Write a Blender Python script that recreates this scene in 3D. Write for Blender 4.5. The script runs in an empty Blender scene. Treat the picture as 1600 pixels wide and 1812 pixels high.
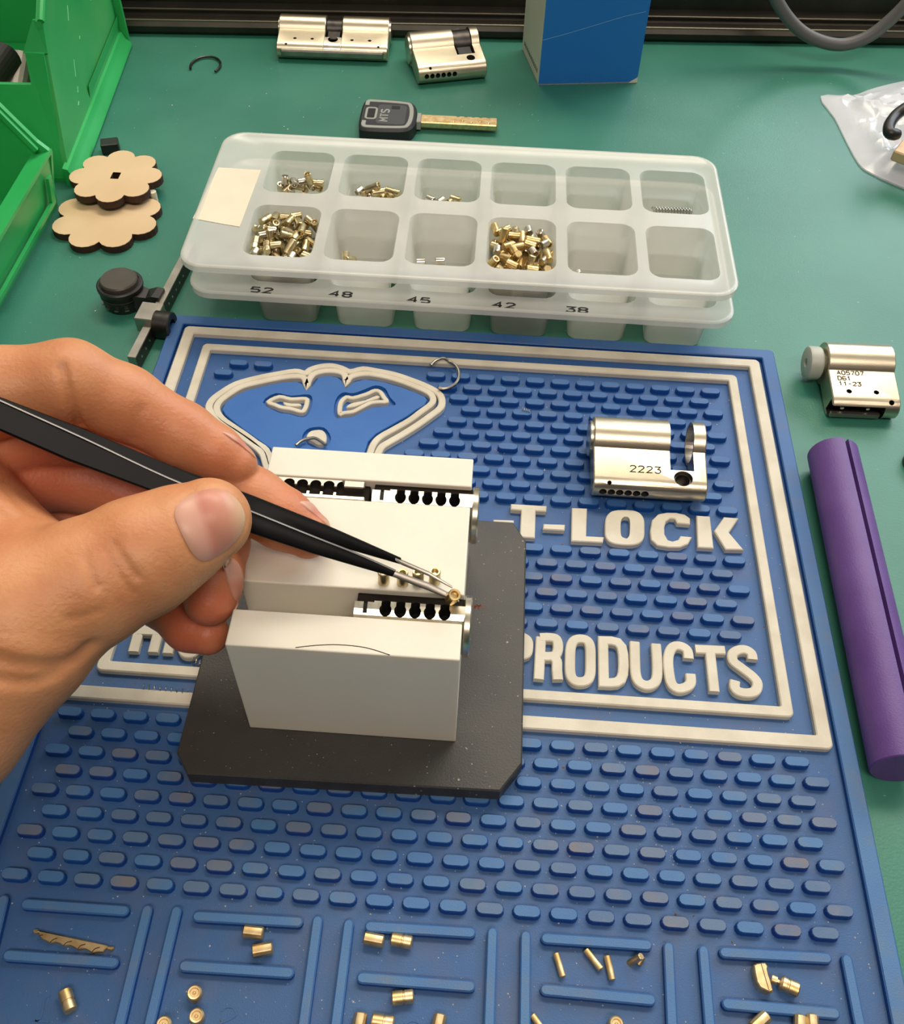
import bpy, bmesh, math, random
import numpy as np
from mathutils import Matrix, Vector

# ------------------------------------------------------------------ camera, world, lights, exposure
S = 0.001                       # all lengths below are written in millimetres
SC = bpy.context.scene
COL = SC.collection
CAM_R = Matrix(((0.99770249, -0.06341112, 0.02384907),
                (0.064359, 0.77718808, -0.62596854),
                (0.02115816, 0.62606527, 0.77948355)))
CAM_P = Vector((106.35076751, -135.43982421, 251.25204111))
CAM_F = 1740.878
cd = bpy.data.cameras.new('camera')
cd.sensor_fit = 'HORIZONTAL'; cd.sensor_width = 36.0; cd.lens = 36.0 * CAM_F / 1600
cd.clip_start = 0.01; cd.clip_end = 20
cam = bpy.data.objects.new('camera', cd); COL.objects.link(cam)
cam.matrix_world = Matrix.Translation(CAM_P * S) @ CAM_R.to_4x4()
SC.camera = cam

wd = bpy.data.worlds.new('room_light'); SC.world = wd; wd.use_nodes = True
nt = wd.node_tree; nt.nodes.clear()
tc = nt.nodes.new('ShaderNodeTexCoord'); sp = nt.nodes.new('ShaderNodeSeparateXYZ')
rp = nt.nodes.new('ShaderNodeValToRGB'); bg = nt.nodes.new('ShaderNodeBackground'); wo = nt.nodes.new('ShaderNodeOutputWorld')
nt.links.new(tc.outputs['Generated'], sp.inputs[0]); nt.links.new(sp.outputs['Z'], rp.inputs[0])
nt.links.new(rp.outputs[0], bg.inputs[0]); nt.links.new(bg.outputs[0], wo.inputs[0])
e = rp.color_ramp.elements
e[0].position = 0.0; e[0].color = (0.30, 0.29, 0.28, 1)
e[1].position = 0.9; e[1].color = (0.80, 0.77, 0.70, 1)
mry = nt.nodes.new('ShaderNodeMapRange')          # the room is brighter towards the window side (+y) than behind the worker
mry.inputs['From Min'].default_value = -0.8; mry.inputs['From Max'].default_value = 0.8
mry.inputs['To Min'].default_value = 0.06; mry.inputs['To Max'].default_value = 1.0
nt.links.new(sp.outputs['Y'], mry.inputs[0]); nt.links.new(mry.outputs[0], bg.inputs[1])

def area(name, loc, target, sx, sy, power, col):
    l = bpy.data.lights.new(name, 'AREA'); l.shape = 'RECTANGLE'; l.size = sx; l.size_y = sy
    l.energy = power; l.color = col
    o = bpy.data.objects.new(name, l); COL.objects.link(o)
    o.location = loc
    o.rotation_euler = (Vector(target) - Vector(loc)).to_track_quat('-Z', 'Y').to_euler()
    return o
area('window_daylight', (1.2, 1.4, 0.95), (0.15, 0.2, 0), 1.6, 0.6, 24.0, (0.80, 0.90, 1.0))
area('ceiling_lamp', (0.25, 0.85, 1.35), (0.1, 0.1, 0), 1.2, 0.30, 17.5, (1.0, 0.88, 0.72))
area('front_fill', (0.3, -0.9, 1.6), (0.1, 0.1, 0), 1.2, 0.3, 19.0, (1.0, 0.85, 0.75))  # warm fill light added to brighten the front-facing sides

SC.view_settings.view_transform = 'Standard'
SC.view_settings.look = 'None'
SC.view_settings.gamma = 1.0
SC.view_settings.use_curve_mapping = False
SC.view_settings.exposure = -0.18

# ------------------------------------------------------------------ helpers
rnd = random.Random(7)
_M = np.array(CAM_R); _C = np.array(CAM_P)
def W(px, py, z=0.0):
    """the point of the horizontal plane z that the photograph shows at (px, py)"""
    r = _M @ np.array([(px - 800.3) / CAM_F, -(py - 906.0) / CAM_F, -1.0])
    t = (z - _C[2]) / r[2]
    q = _C + t * r
    return (float(q[0]), float(q[1]))

def lin(c):
    return tuple(((x / 12.92) if x <= 0.04045 else ((x + 0.055) / 1.055) ** 2.4) for x in c)
def rgb(r, g, b):
    return lin((r / 255, g / 255, b / 255)) + (1.0,)

def mat(name, col, rough=0.5, metal=0.0, col2=None, nscale=200.0, bump=0.0, bscale=600.0, spec=0.5, namt=0.5,
        specks=None, speck_scale=900.0, speck_t=0.70, coat=0.0, sss=0.0, trans=0.0, rvar=0.0):
    m = bpy.data.materials.new(name); m.use_nodes = True
    n = m.node_tree.nodes; l = m.node_tree.links
    b = n['Principled BSDF']
    b.inputs['Base Color'].default_value = col
    b.inputs['Roughness'].default_value = rough
    b.inputs['Metallic'].default_value = metal
    b.inputs['Specular IOR Level'].default_value = spec
    b.inputs['Coat Weight'].default_value = coat
    b.inputs['Transmission Weight'].default_value = trans
    if sss:
        b.inputs['Subsurface Weight'].default_value = sss
        b.inputs['Subsurface Radius'].default_value = (1.0, 0.45, 0.25)
        b.inputs['Subsurface Scale'].default_value = 0.003
    tcn = n.new('ShaderNodeTexCoord')
    out = None
    if col2 is not None:
        no = n.new('ShaderNodeTexNoise'); no.inputs['Scale'].default_value = nscale; no.inputs['Detail'].default_value = 6
        l.new(tcn.outputs['Object'], no.inputs['Vector'])
        r = n.new('ShaderNodeValToRGB')
        r.color_ramp.elements[0].position = 0.5 - 0.25 * namt - 0.05; r.color_ramp.elements[0].color = col
        r.color_ramp.elements[1].position = 0.5 + 0.25; r.color_ramp.elements[1].color = col2
        l.new(no.outputs['Fac'], r.inputs[0]); out = r.outputs[0]
        if rvar:
            mr = n.new('ShaderNodeMapRange'); mr.inputs['To Min'].default_value = rough - rvar; mr.inputs['To Max'].default_value = rough + rvar
            l.new(no.outputs['Fac'], mr.inputs[0]); l.new(mr.outputs[0], b.inputs['Roughness'])
    if specks is not None:
        no = n.new('ShaderNodeTexNoise'); no.inputs['Scale'].default_value = speck_scale; no.inputs['Detail'].default_value = 1
        l.new(tcn.outputs['Object'], no.inputs['Vector'])
        r = n.new('ShaderNodeValToRGB')
        r.color_ramp.elements[0].position = speck_t; r.color_ramp.elements[0].color = (0, 0, 0, 1)
        r.color_ramp.elements[1].position = speck_t + 0.03; r.color_ramp.elements[1].color = (1, 1, 1, 1)
        l.new(no.outputs['Fac'], r.inputs[0])
        mx = n.new('ShaderNodeMixRGB'); mx.inputs[1].default_value = col; mx.inputs[2].default_value = specks
        l.new(r.outputs[0], mx.inputs[0])
        if out is not None: l.new(out, mx.inputs[1])
        out = mx.outputs[0]
    if out is not None: l.new(out, b.inputs['Base Color'])
    if bump:
        no = n.new('ShaderNodeTexNoise'); no.inputs['Scale'].default_value = bscale; no.inputs['Detail'].default_value = 4
        l.new(tcn.outputs['Object'], no.inputs['Vector'])
        bp = n.new('ShaderNodeBump'); bp.inputs['Strength'].default_value = bump; bp.inputs['Distance'].default_value = 0.0003
        l.new(no.outputs['Fac'], bp.inputs['Height']); l.new(bp.outputs[0], b.inputs['Normal'])
    return m

M = {}
M['table'] = mat('green_bench_vinyl', rgb(40, 108, 90), 0.42, col2=rgb(60, 126, 106), nscale=14, bump=0.25, bscale=1500, specks=rgb(120, 160, 145), speck_scale=520, speck_t=0.80)
M['rubber'] = mat('blue_rubber', rgb(42, 82, 144), 0.55, col2=rgb(66, 96, 146), nscale=30, bump=0.3, bscale=2500, specks=rgb(120, 145, 185), speck_scale=900, speck_t=0.74)
M['rubber2'] = mat('blue_rubber_worn', rgb(58, 104, 160), 0.5, col2=rgb(104, 122, 142), nscale=160, bump=0.3, bscale=2500)
M['rubber3'] = mat('blue_rubber_stud', rgb(44, 104, 168), 0.5, col2=rgb(74, 122, 172), nscale=160, bump=0.3, bscale=2500)
M['rubber4'] = mat('blue_rubber_brown_wear', rgb(70, 106, 152), 0.5, col2=rgb(132, 118, 112), nscale=200, bump=0.3, bscale=2500)
def dusty_shaded(name, side_col, dust, dust2, amt):  # side faces painted darker as shade; tops lighter, with patchy grey dust
    m = mat(name, side_col, 0.55, bump=0.3, bscale=2500)
    n = m.node_tree.nodes; l = m.node_tree.links; b = n['Principled BSDF']
    ge = n.new('ShaderNodeNewGeometry'); sx = n.new('ShaderNodeSeparateXYZ'); l.new(ge.outputs['Normal'], sx.inputs[0])
    up = n.new('ShaderNodeMapRange'); up.inputs['From Min'].default_value = .35; up.inputs['From Max'].default_value = .95; l.new(sx.outputs['Z'], up.inputs[0])
    pos_ = n.new('ShaderNodeSeparateXYZ'); l.new(ge.outputs['Position'], pos_.inputs[0])
    gy = n.new('ShaderNodeMapRange'); gy.inputs['From Min'].default_value = .12; gy.inputs['From Max'].default_value = -.03
    gy.inputs['To Min'].default_value = amt * .55; gy.inputs['To Max'].default_value = amt; l.new(pos_.outputs['Y'], gy.inputs[0])
    no = n.new('ShaderNodeTexNoise'); no.inputs['Scale'].default_value = 45; no.inputs['Detail'].default_value = 7; l.new(ge.outputs['Position'], no.inputs['Vector'])
    nr = n.new('ShaderNodeMapRange'); nr.inputs['From Min'].default_value = .3; nr.inputs['From Max'].default_value = .7; nr.inputs['To Min'].default_value = .75; l.new(no.outputs['Fac'], nr.inputs[0])
    m1 = n.new('ShaderNodeMath'); m1.operation = 'MULTIPLY'; l.new(up.outputs[0], m1.inputs[0]); l.new(gy.outputs[0], m1.inputs[1])
    m2 = n.new('ShaderNodeMath'); m2.operation = 'MULTIPLY'; l.new(m1.outputs[0], m2.inputs[0]); l.new(nr.outputs[0], m2.inputs[1])
    n2 = n.new('ShaderNodeTexNoise'); n2.inputs['Scale'].default_value = 110; n2.inputs['Detail'].default_value = 3; l.new(ge.outputs['Position'], n2.inputs['Vector'])
    rr_ = n.new('ShaderNodeMapRange'); rr_.inputs['From Min'].default_value = .5; rr_.inputs['From Max'].default_value = .72; l.new(n2.outputs['Fac'], rr_.inputs[0])
    dm = n.new('ShaderNodeMixRGB'); dm.inputs[1].default_value = dust; dm.inputs[2].default_value = dust2; l.new(rr_.outputs[0], dm.inputs[0])
    mx = n.new('ShaderNodeMixRGB'); mx.inputs[1].default_value = side_col; l.new(dm.outputs[0], mx.inputs[2]); l.new(m2.outputs[0], mx.inputs[0]); l.new(mx.outputs[0], b.inputs['Base Color'])
    return m
M['rubber'] = dusty_shaded('blue_rubber_floor', rgb(0, 76, 146), rgb(54, 90, 132), rgb(70, 90, 122), .92)
M['rubber3'] = dusty_shaded('blue_rubber_raised', rgb(0, 68, 142), rgb(68, 112, 156), rgb(88, 112, 138), 1.0)
M['rubber2'] = dusty_shaded('blue_rubber_raised_grey', rgb(4, 62, 136), rgb(84, 110, 138), rgb(112, 116, 126), 1.0)
M['rubber4'] = dusty_shaded('blue_rubber_raised_brown', rgb(8, 58, 136), rgb(96, 112, 132), rgb(118, 112, 106), 1.0)
M['dark_gap'] = mat('dark_slot', rgb(32, 27, 23), 0.8, spec=0.1)
M['white_rubber'] = mat('off_white_rubber', rgb(208, 201, 182), 0.62, col2=rgb(190, 181, 160), nscale=90, bump=0.2, bscale=2500, namt=0.2)
M['face_blue'] = mat('emblem_blue_rubber', rgb(28, 92, 165), 0.55, col2=rgb(40, 100, 168), nscale=60, bump=0.2, bscale=2500)
M['block'] = mat('white_acetal', rgb(222, 217, 200), 0.42, col2=rgb(214, 208, 190), nscale=30, sss=0.25)
M['plate'] = mat('black_plate', rgb(48, 46, 42), 0.5, col2=rgb(60, 57, 52), nscale=60, specks=rgb(150, 140, 120), speck_scale=700, speck_t=0.76, bump=0.3, bscale=1800)
M['brass'] = mat('brass', rgb(230, 206, 150), 0.36, 1.0, col2=rgb(190, 155, 90), nscale=500)
M['brass_pale'] = mat('nickel_brass', rgb(222, 208, 166), 0.34, 1.0, col2=rgb(170, 150, 105), nscale=400)
M['gold'] = mat('gold_brass', rgb(238, 216, 172), 0.42, 1.0, col2=rgb(205, 165, 100), nscale=400)
M['nickel'] = mat('satin_nickel', rgb(214, 204, 180), 0.33, 1.0, col2=rgb(196, 184, 158), nscale=60, bump=0.12, bscale=3000)
M['silver'] = mat('bright_steel', rgb(225, 220, 205), 0.28, 1.0, col2=rgb(185, 172, 145), nscale=350)
M['steel'] = mat('dull_steel', rgb(175, 170, 160), 0.38, 1.0, col2=rgb(150, 145, 135), nscale=150)
M['darksteel'] = mat('dark_steel', rgb(85, 82, 78), 0.4, 1.0, col2=rgb(60, 58, 55), nscale=300)
M['black'] = mat('black_metal', rgb(26, 25, 24), 0.42, col2=rgb(36, 34, 32), nscale=200)
M['tweezer'] = mat('black_coating', rgb(6, 8, 9), 0.42, col2=rgb(10, 11, 11), nscale=150, spec=0.15)
M['hole'] = mat('hole_dark', rgb(14, 12, 10), 0.7)
M['bin'] = mat('green_plastic', rgb(36, 160, 80), 0.38, col2=rgb(54, 176, 96), nscale=18, sss=0.1, bump=0.05, bscale=900)
M['binface'] = mat('green_plastic_rubbed', rgb(42, 160, 84), 0.4, col2=rgb(78, 170, 96), nscale=28, sss=0.1)
M['wood'] = mat('birch_ply', rgb(214, 186, 146), 0.6, col2=rgb(202, 172, 130), nscale=30)
M['char'] = mat('laser_cut_edge', rgb(62, 34, 20), 0.7, col2=rgb(40, 22, 14), nscale=300)
M['card_blue'] = mat('blue_card', rgb(30, 112, 196), 0.42, col2=rgb(36, 116, 196), nscale=30)
M['print_blue'] = mat('light_blue_print', rgb(96, 152, 208), 0.45)
M['card_white'] = mat('white_card', rgb(226, 220, 204), 0.5, col2=rgb(214, 208, 192), nscale=60)
M['rail'] = mat('bronze_rail', rgb(52, 50, 44), 0.42, 0.7, col2=rgb(64, 61, 52), nscale=60)
M['rail_lip'] = mat('bronze_rail_edge', rgb(110, 104, 90), 0.4, 0.7)
M['cable'] = mat('grey_cable', rgb(92, 92, 90), 0.5)
M['purple'] = mat('purple_plastic', rgb(88, 55, 124), 0.5, col2=rgb(100, 69, 136), nscale=60, bump=0.3, bscale=2000)
M['keyblack'] = mat('key_black', rgb(32, 34, 36), 0.5)
M['keygrey'] = mat('key_grey', rgb(150, 154, 146), 0.5)
M['keymid'] = mat('key_mid', rgb(62, 66, 70), 0.5)
M['nylon'] = mat('grey_nylon', rgb(176, 180, 166), 0.45, sss=0.15)
M['ink'] = mat('ink', rgb(24, 22, 22), 0.6)
M['engrave'] = mat('engraving', rgb(52, 44, 32), 0.8, spec=0.05)
M['paper'] = mat('cream_label', rgb(226, 216, 190), 0.6, col2=rgb(216, 206, 180), nscale=60)
M['wall'] = mat('dark_wall', rgb(34, 34, 32), 0.7)
M['rust'] = mat('rust_smear', rgb(130, 62, 36), 0.8)
M['debris'] = mat('metal_dust', rgb(214, 208, 196), 0.4, 0.3)
M['debris_brass'] = mat('brass_swarf', rgb(210, 160, 90), 0.35, 0.8)
M['screen'] = mat('wallbeige', rgb(205, 190, 160), 0.5)

def plastic_clear(name, col, alpha, rough):
    m = bpy.data.materials.new(name); m.use_nodes = True
    n = m.node_tree.nodes; l = m.node_tree.links; n.clear()
    o = n.new('ShaderNodeOutputMaterial')
    di = n.new('ShaderNodeBsdfDiffuse'); di.inputs[0].default_value = col
    tl = n.new('ShaderNodeBsdfTranslucent'); tl.inputs[0].default_value = col
    tp = n.new('ShaderNodeBsdfTransparent'); tp.inputs[0].default_value = (0.95, 0.97, 0.95, 1)
    gl = n.new('ShaderNodeBsdfGlossy'); gl.inputs['Roughness'].default_value = rough
    m1 = n.new('ShaderNodeMixShader'); m1.inputs[0].default_value = 0.45
    l.new(di.outputs[0], m1.inputs[1]); l.new(tl.outputs[0], m1.inputs[2])
    m2 = n.new('ShaderNodeMixShader')
    no = n.new('ShaderNodeTexNoise'); no.inputs['Scale'].default_value = 60
    tcn = n.new('ShaderNodeTexCoord'); l.new(tcn.outputs['Object'], no.inputs['Vector'])
    mr = n.new('ShaderNodeMapRange'); mr.inputs['To Min'].default_value = alpha - 0.10; mr.inputs['To Max'].default_value = alpha + 0.10
    l.new(no.outputs['Fac'], mr.inputs[0]); l.new(mr.outputs[0], m2.inputs[0])
    l.new(m1.outputs[0], m2.inputs[1]); l.new(tp.outputs[0], m2.inputs[2])
    m3 = n.new('ShaderNodeMixShader')
    lw = n.new('ShaderNodeLayerWeight'); pw = n.new('ShaderNodeMath'); pw.operation = 'POWER'; pw.inputs[1].default_value = 4
    fr = n.new('ShaderNodeMapRange'); fr.inputs['To Min'].default_value = .05; fr.inputs['To Max'].default_value = .6
    l.new(lw.outputs['Facing'], pw.inputs[0]); l.new(pw.outputs[0], fr.inputs[0]); l.new(fr.outputs[0], m3.inputs[0]); l.new(m2.outputs[0], m3.inputs[1]); l.new(gl.outputs[0], m3.inputs[2])
    l.new(m3.outputs[0], o.inputs[0])
    return m
M['tray'] = plastic_clear('translucent_polypropylene', rgb(238, 238, 230), 0.24, 0.25)
M['film'] = plastic_clear('clear_film', rgb(250, 252, 255), 0.14, 0.2)

def skin_mat():
    m = mat('skin', rgb(206, 146, 100), 0.46, col2=rgb(190, 124, 82), nscale=90, bump=0.5, bscale=1000, sss=0.2, spec=0.4)
    n = m.node_tree.nodes; l = m.node_tree.links; b = n['Principled BSDF']
    src = b.inputs['Base Color'].links[0].from_socket
    at = n.new('ShaderNodeAttribute'); at.attribute_name = 'redness'
    mx = n.new('ShaderNodeMixRGB'); mx.inputs[2].default_value = rgb(190, 92, 66)
    l.new(at.outputs['Fac'], mx.inputs[0]); l.new(src, mx.inputs[1]); l.new(mx.outputs[0], b.inputs['Base Color'])
    return m
M['skin'] = skin_mat()
def nail_mat():
    m = mat('nail', rgb(196, 128, 112), 0.38, sss=0.15, spec=0.4)
    n = m.node_tree.nodes; l = m.node_tree.links; b = n['Principled BSDF']
    at = n.new('ShaderNodeAttribute'); at.attribute_name = 'nail'
    r = n.new('ShaderNodeValToRGB'); cr_ = r.color_ramp
    cr_.elements[0].position = 0.0; cr_.elements[0].color = rgb(208, 160, 138)
    cr_.elements[1].position = 1.0; cr_.elements[1].color = rgb(214, 182, 144)
    for p, c in ((0.30, (206, 154, 134)), (0.42, (198, 132, 112)), (0.70, (202, 142, 118))):
        x = cr_.elements.new(p); x.color = rgb(*c)
    l.new(at.outputs['Fac'], r.inputs[0]); l.new(r.outputs[0], b.inputs['Base Color'])
    return m
M['nail'] = nail_mat()

def me(name, vs, fs, m, smooth=False, sharp=None):
    d = bpy.data.meshes.new(name)
    d.from_pydata([(v[0] * S, v[1] * S, v[2] * S) for v in vs], [], fs)
    if isinstance(m, (list, tuple)):
        for x in m: d.materials.append(M[x])
    else: d.materials.append(M[m])
    d.validate(); d.update()
    if smooth:
        d.polygons.foreach_set('use_smooth', [True] * len(d.polygons))
        if sharp: 
            try: d.set_sharp_from_angle(angle=math.radians(sharp))
            except Exception: pass
    return d
def link(name, d, parent=None, loc=(0, 0, 0), rot=None):
    o = bpy.data.objects.new(name, d); COL.objects.link(o)
    if parent: o.parent = parent
    o.location = (loc[0] * S, loc[1] * S, loc[2] * S)
    if rot is not None: o.rotation_euler = rot
    return o
def tag(o, label, cat, group=None, kind=None):
    if label: o['label'] = label
    if cat: o['category'] = cat
    if group: o['group'] = group
    if kind: o['kind'] = kind
    return o
def root(name, label, cat, loc=(0, 0, 0), rot=(0, 0, 0), group=None):
    o = bpy.data.objects.new(name, None); COL.objects.link(o); o.empty_display_size = 0.01
    o.location = (loc[0] * S, loc[1] * S, loc[2] * S); o.rotation_euler = rot
    return tag(o, label, cat, group)
def copy_tree(o, parent=None):
    c = o.copy(); COL.objects.link(c)
    if parent: c.parent = parent
    for ch in o.children: copy_tree(ch, c)
    return c

class G:
    """collects geometry"""
    def __init__(s): s.v = []; s.f = []
    def add(s, vs, fs):
        k = len(s.v); s.v += [tuple(v) for v in vs]; s.f += [tuple(i + k for i in f) for f in fs]; return s
    def loft(s, rings, cap0=True, cap1=True, closed=True):
        n = len(rings[0]); vs = [p for r in rings for p in r]; fs = []
        for a in range(len(rings) - 1):
            for i in range(n if closed else n - 1):
                j = (i + 1) % n
                fs.append((a * n + i, a * n + j, (a + 1) * n + j, (a + 1) * n + i))
        if cap0: fs.append(tuple(reversed(range(n))))
        if cap1: fs.append(tuple(range((len(rings) - 1) * n, len(rings) * n)))
        return s.add(vs, fs)
    def box(s, x0, x1, y0, y1, z0, z1, c=0.0):
        if not c:
            return s.loft([[(x0, y0, z0), (x1, y0, z0), (x1, y1, z0), (x0, y1, z0)], [(x0, y0, z1), (x1, y0, z1), (x1, y1, z1), (x0, y1, z1)]])
        def r(d, z): return [(x0 + d, y0, z), (x1 - d, y0, z), (x1, y0 + d, z), (x1, y1 - d, z), (x1 - d, y1, z), (x0 + d, y1, z), (x0, y1 - d, z), (x0, y0 + d, z)]
        def q(i, z): return [(min(max(x, x0 + i), x1 - i), min(max(y, y0 + i), y1 - i), z) for x, y, _ in r(c, z)]
        return s.loft([q(c * .8, z0), q(0, z0 + c), q(0, z1 - c), q(c * .8, z1)])
    def prism(s, poly, z0, z1, c=0.0):
        if not c: return s.loft([[(x, y, z0) for x, y in poly], [(x, y, z1) for x, y in poly]])
        p2 = inset(poly, c)
        return s.loft([[(x, y, z0) for x, y in poly], [(x, y, z1 - c) for x, y in poly], [(x, y, z1) for x, y in p2]])
    def lathe(s, prof, n=24, axis='z', o=(0, 0, 0)):
        rings = []
        for r, h in prof:
            ring = []
            for i in range(n):
                a = 2 * math.pi * i / n; c_, s_ = r * math.cos(a), r * math.sin(a)
                if axis == 'z': p = (c_, s_, h)
                elif axis == 'x': p = (h, c_, s_)
                else: p = (s_, h, c_)
                ring.append((p[0] + o[0], p[1] + o[1], p[2] + o[2]))
            rings.append(ring)
        return s.loft(rings)
    def tube(s, pts, r, n=8, closed=False):
        P = [Vector(p) for p in pts]; N = len(P); rings = []; up = None
        for i in range(N):
            if closed: t = P[(i + 1) % N] - P[i - 1]
            else: t = P[min(i + 1, N - 1)] - P[max(i - 1, 0)]
            t.normalize()
            if up is None:
                up = Vector((0, 0, 1)) if abs(t.z) < 0.9 else Vector((1, 0, 0))
            a = (up - t * up.dot(t)); a.normalize(); b = t.cross(a); up = a
            rr = r[i] if isinstance(r, (list, tuple)) else r
            rings.append([tuple(P[i] + (a * math.cos(k * 2 * math.pi / n) + b * math.sin(k * 2 * math.pi / n)) * rr) for k in range(n)])
        if closed: rings.append(rings[0]); return s.loft(rings, False, False)
        return s.loft(rings)
    def sweep(s, path, w, z0, z1, c=0.0, closed=False):
        """raised strip of width w along a flat path, chamfered along its top"""
        n = len(path); rings = []
        cs = [(-w / 2, z0), (-w / 2, z1 - c), (-w / 2 + c, z1), (w / 2 - c, z1), (w / 2, z1 - c), (w / 2, z0)] if c else [(-w / 2, z0), (-w / 2, z1), (w / 2, z1), (w / 2, z0)]
        for i in range(n):
            p = Vector(path[i])
            a = Vector(path[i - 1]) if (i > 0 or closed) else None
            b = Vector(path[(i + 1) % n]) if (i < n - 1 or closed) else None
            d1 = (p - a).normalized() if a is not None else None
            d2 = (b - p).normalized() if b is not None else None
            if d1 is None: d1 = d2
            if d2 is None: d2 = d1
            nn = Vector((-(d1.y + d2.y), d1.x + d2.x))
            if nn.length < 1e-6: nn = Vector((-d1.y, d1.x))
            nn.normalize(); k = 1 / max(0.45, nn.dot(Vector((-d1.y, d1.x))))
            rings.append([(p.x + nn.x * q * k, p.y + nn.y * q * k, z) for q, z in reversed(cs)])
        if closed: rings.append(rings[0])
        m = len(cs); N = len(rings); vs = [p for r in rings for p in r]; fs = []
        for a in range(N - 1):
            for i in range(m - 1): fs.append((a * m + i, a * m + i + 1, (a + 1) * m + i + 1, (a + 1) * m + i))
        if not closed:
            fs.append(tuple(reversed(range(m)))); fs.append(tuple(range((N - 1) * m, N * m)))
        return s.add(vs, fs)
    def xf(s, mt):
        s.v = [tuple(mt @ Vector(v)) for v in s.v]; return s
    def obj(s, name, m, parent=None, loc=(0, 0, 0), rot=None, smooth=False, sharp=35):
        return link(name, me(name, s.v, s.f, m, smooth, sharp if smooth else None), parent, loc, rot)

def inset(poly, c):
    n = len(poly); out = []
    ar = sum(poly[i][0] * poly[(i + 1) % n][1] - poly[(i + 1) % n][0] * poly[i][1] for i in range(n))
    sg = 1 if ar > 0 else -1
    for i in range(n):
        p = Vector(poly[i]); d1 = (p - Vector(poly[i - 1])).normalized(); d2 = (Vector(poly[(i + 1) % n]) - p).normalized()
        nn = Vector((-(d1.y + d2.y), d1.x + d2.x))
        if nn.length < 1e-6: nn = Vector((-d1.y, d1.x))
        nn.normalize(); k = 1 / max(0.5, nn.dot(Vector((-d1.y, d1.x))))
        out.append((p.x + sg * nn.x * c * k, p.y + sg * nn.y * c * k))
    return out
def ccw(poly):
    n = len(poly); ar = sum(poly[i][0] * poly[(i + 1) % n][1] - poly[(i + 1) % n][0] * poly[i][1] for i in range(n))
    return poly if ar > 0 else list(reversed(poly))
def rrect(x0, x1, y0, y1, r, n=4):
    out = []
    for cx, cy, a0 in ((x1 - r, y0 + r, -90), (x1 - r, y1 - r, 0), (x0 + r, y1 - r, 90), (x0 + r, y0 + r, 180)):
        for i in range(n + 1):
            a = math.radians(a0 + 90 * i / n); out.append((cx + r * math.cos(a), cy + r * math.sin(a)))
    return out
def crv(pts, k=5, closed=False):
    P = [np.array(p, float) for p in pts]; n = len(P); out = []
    for i in range(n if closed else n - 1):
        p0 = P[i - 1] if (i > 0 or closed) else P[0]; p1 = P[i]; p2 = P[(i + 1) % n]; p3 = P[(i + 2) % n] if (closed or i + 2 < n) else P[-1]
        for j in range(k):
            t = j / k
            out.append(tuple(0.5 * ((2 * p1) + (-p0 + p2) * t + (2 * p0 - 5 * p1 + 4 * p2 - p3) * t * t + (-p0 + 3 * p1 - 3 * p2 + p3) * t ** 3)))
    if not closed: out.append(tuple(P[-1]))
    return out
def inpoly(x, y, poly):
    c = False; n = len(poly)
    for i in range(n):
        x1, y1 = poly[i]; x2, y2 = poly[(i + 1) % n]
        if (y1 > y) != (y2 > y) and x < (x2 - x1) * (y - y1) / (y2 - y1) + x1: c = not c
    return c
def cut(o, cutters, mat_inside=None):
    """boolean the cutters (G objects) out of o and bake the result"""
    for g in cutters:
        d = me('cutter', g.v, g.f, mat_inside or 'hole'); c = bpy.data.objects.new('cutter', d); COL.objects.link(c)
        bpy.context.view_layer.update(); c.matrix_world = o.matrix_world
        md = o.modifiers.new('b', 'BOOLEAN'); md.object = c; md.operation = 'DIFFERENCE'; md.solver = 'EXACT'
        try: md.material_mode = 'TRANSFER'
        except Exception: pass
        bpy.context.view_layer.update()
        dg = bpy.context.evaluated_depsgraph_get()
        nd = bpy.data.meshes.new_from_object(o.evaluated_get(dg))
        o.modifiers.clear(); o.data = nd
        bpy.data.objects.remove(c)
    return o

# small stroke alphabet on a 4 x 6 cell
FONT = {'0': [[(0, 1), (0, 5), (1, 6), (3, 6), (4, 5), (4, 1), (3, 0), (1, 0), (0, 1)]],
        '1': [[(.8, 4.6), (2.2, 6), (2.2, 0)]], '2': [[(0, 5), (1, 6), (3, 6), (4, 5), (4, 4), (0, 0), (4, 0)]],
        '3': [[(0, 6), (4, 6), (2, 3.6), (3.4, 3.4), (4, 2.4), (4, 1), (3, 0), (1, 0), (0, 1)]],
        '4': [[(3, 0), (3, 6), (0, 2), (4, 2)]], '5': [[(4, 6), (.4, 6), (0, 3.4), (3, 3.6), (4, 2.6), (4, 1), (3, 0), (0, .3)]],
        '6': [[(4, 5.5), (3, 6), (1, 6), (0, 5), (0, 1), (1, 0), (3, 0), (4, 1), (4, 2.5), (3, 3.3), (0, 2.8)]],
        '7': [[(0, 6), (4, 6), (1.5, 0)]], '8': [[(1, 3.2), (0, 4.2), (0, 5.2), (1, 6), (3, 6), (4, 5.2), (4, 4.2), (3, 3.2), (1, 3.2), (0, 2.2), (0, 1), (1, 0), (3, 0), (4, 1), (4, 2.2), (3, 3.2)]],
        'A': [[(0, 0), (2, 6), (4, 0)], [(.8, 2), (3.2, 2)]], 'D': [[(0, 0), (0, 6), (2.6, 6), (4, 4.6), (4, 1.4), (2.6, 0), (0, 0)]],
        'M': [[(0, 0), (0, 6), (2, 2.5), (4, 6), (4, 0)]], 'T': [[(0, 6), (4, 6)], [(2, 6), (2, 0)]],
        'S': [[(4, 5.2), (3, 6), (1, 6), (0, 5.2), (0, 4), (4, 2.2), (4, 1), (3, 0), (1, 0), (0, .8)]], '-': [[(.5, 3), (3.5, 3)]]}
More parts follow.
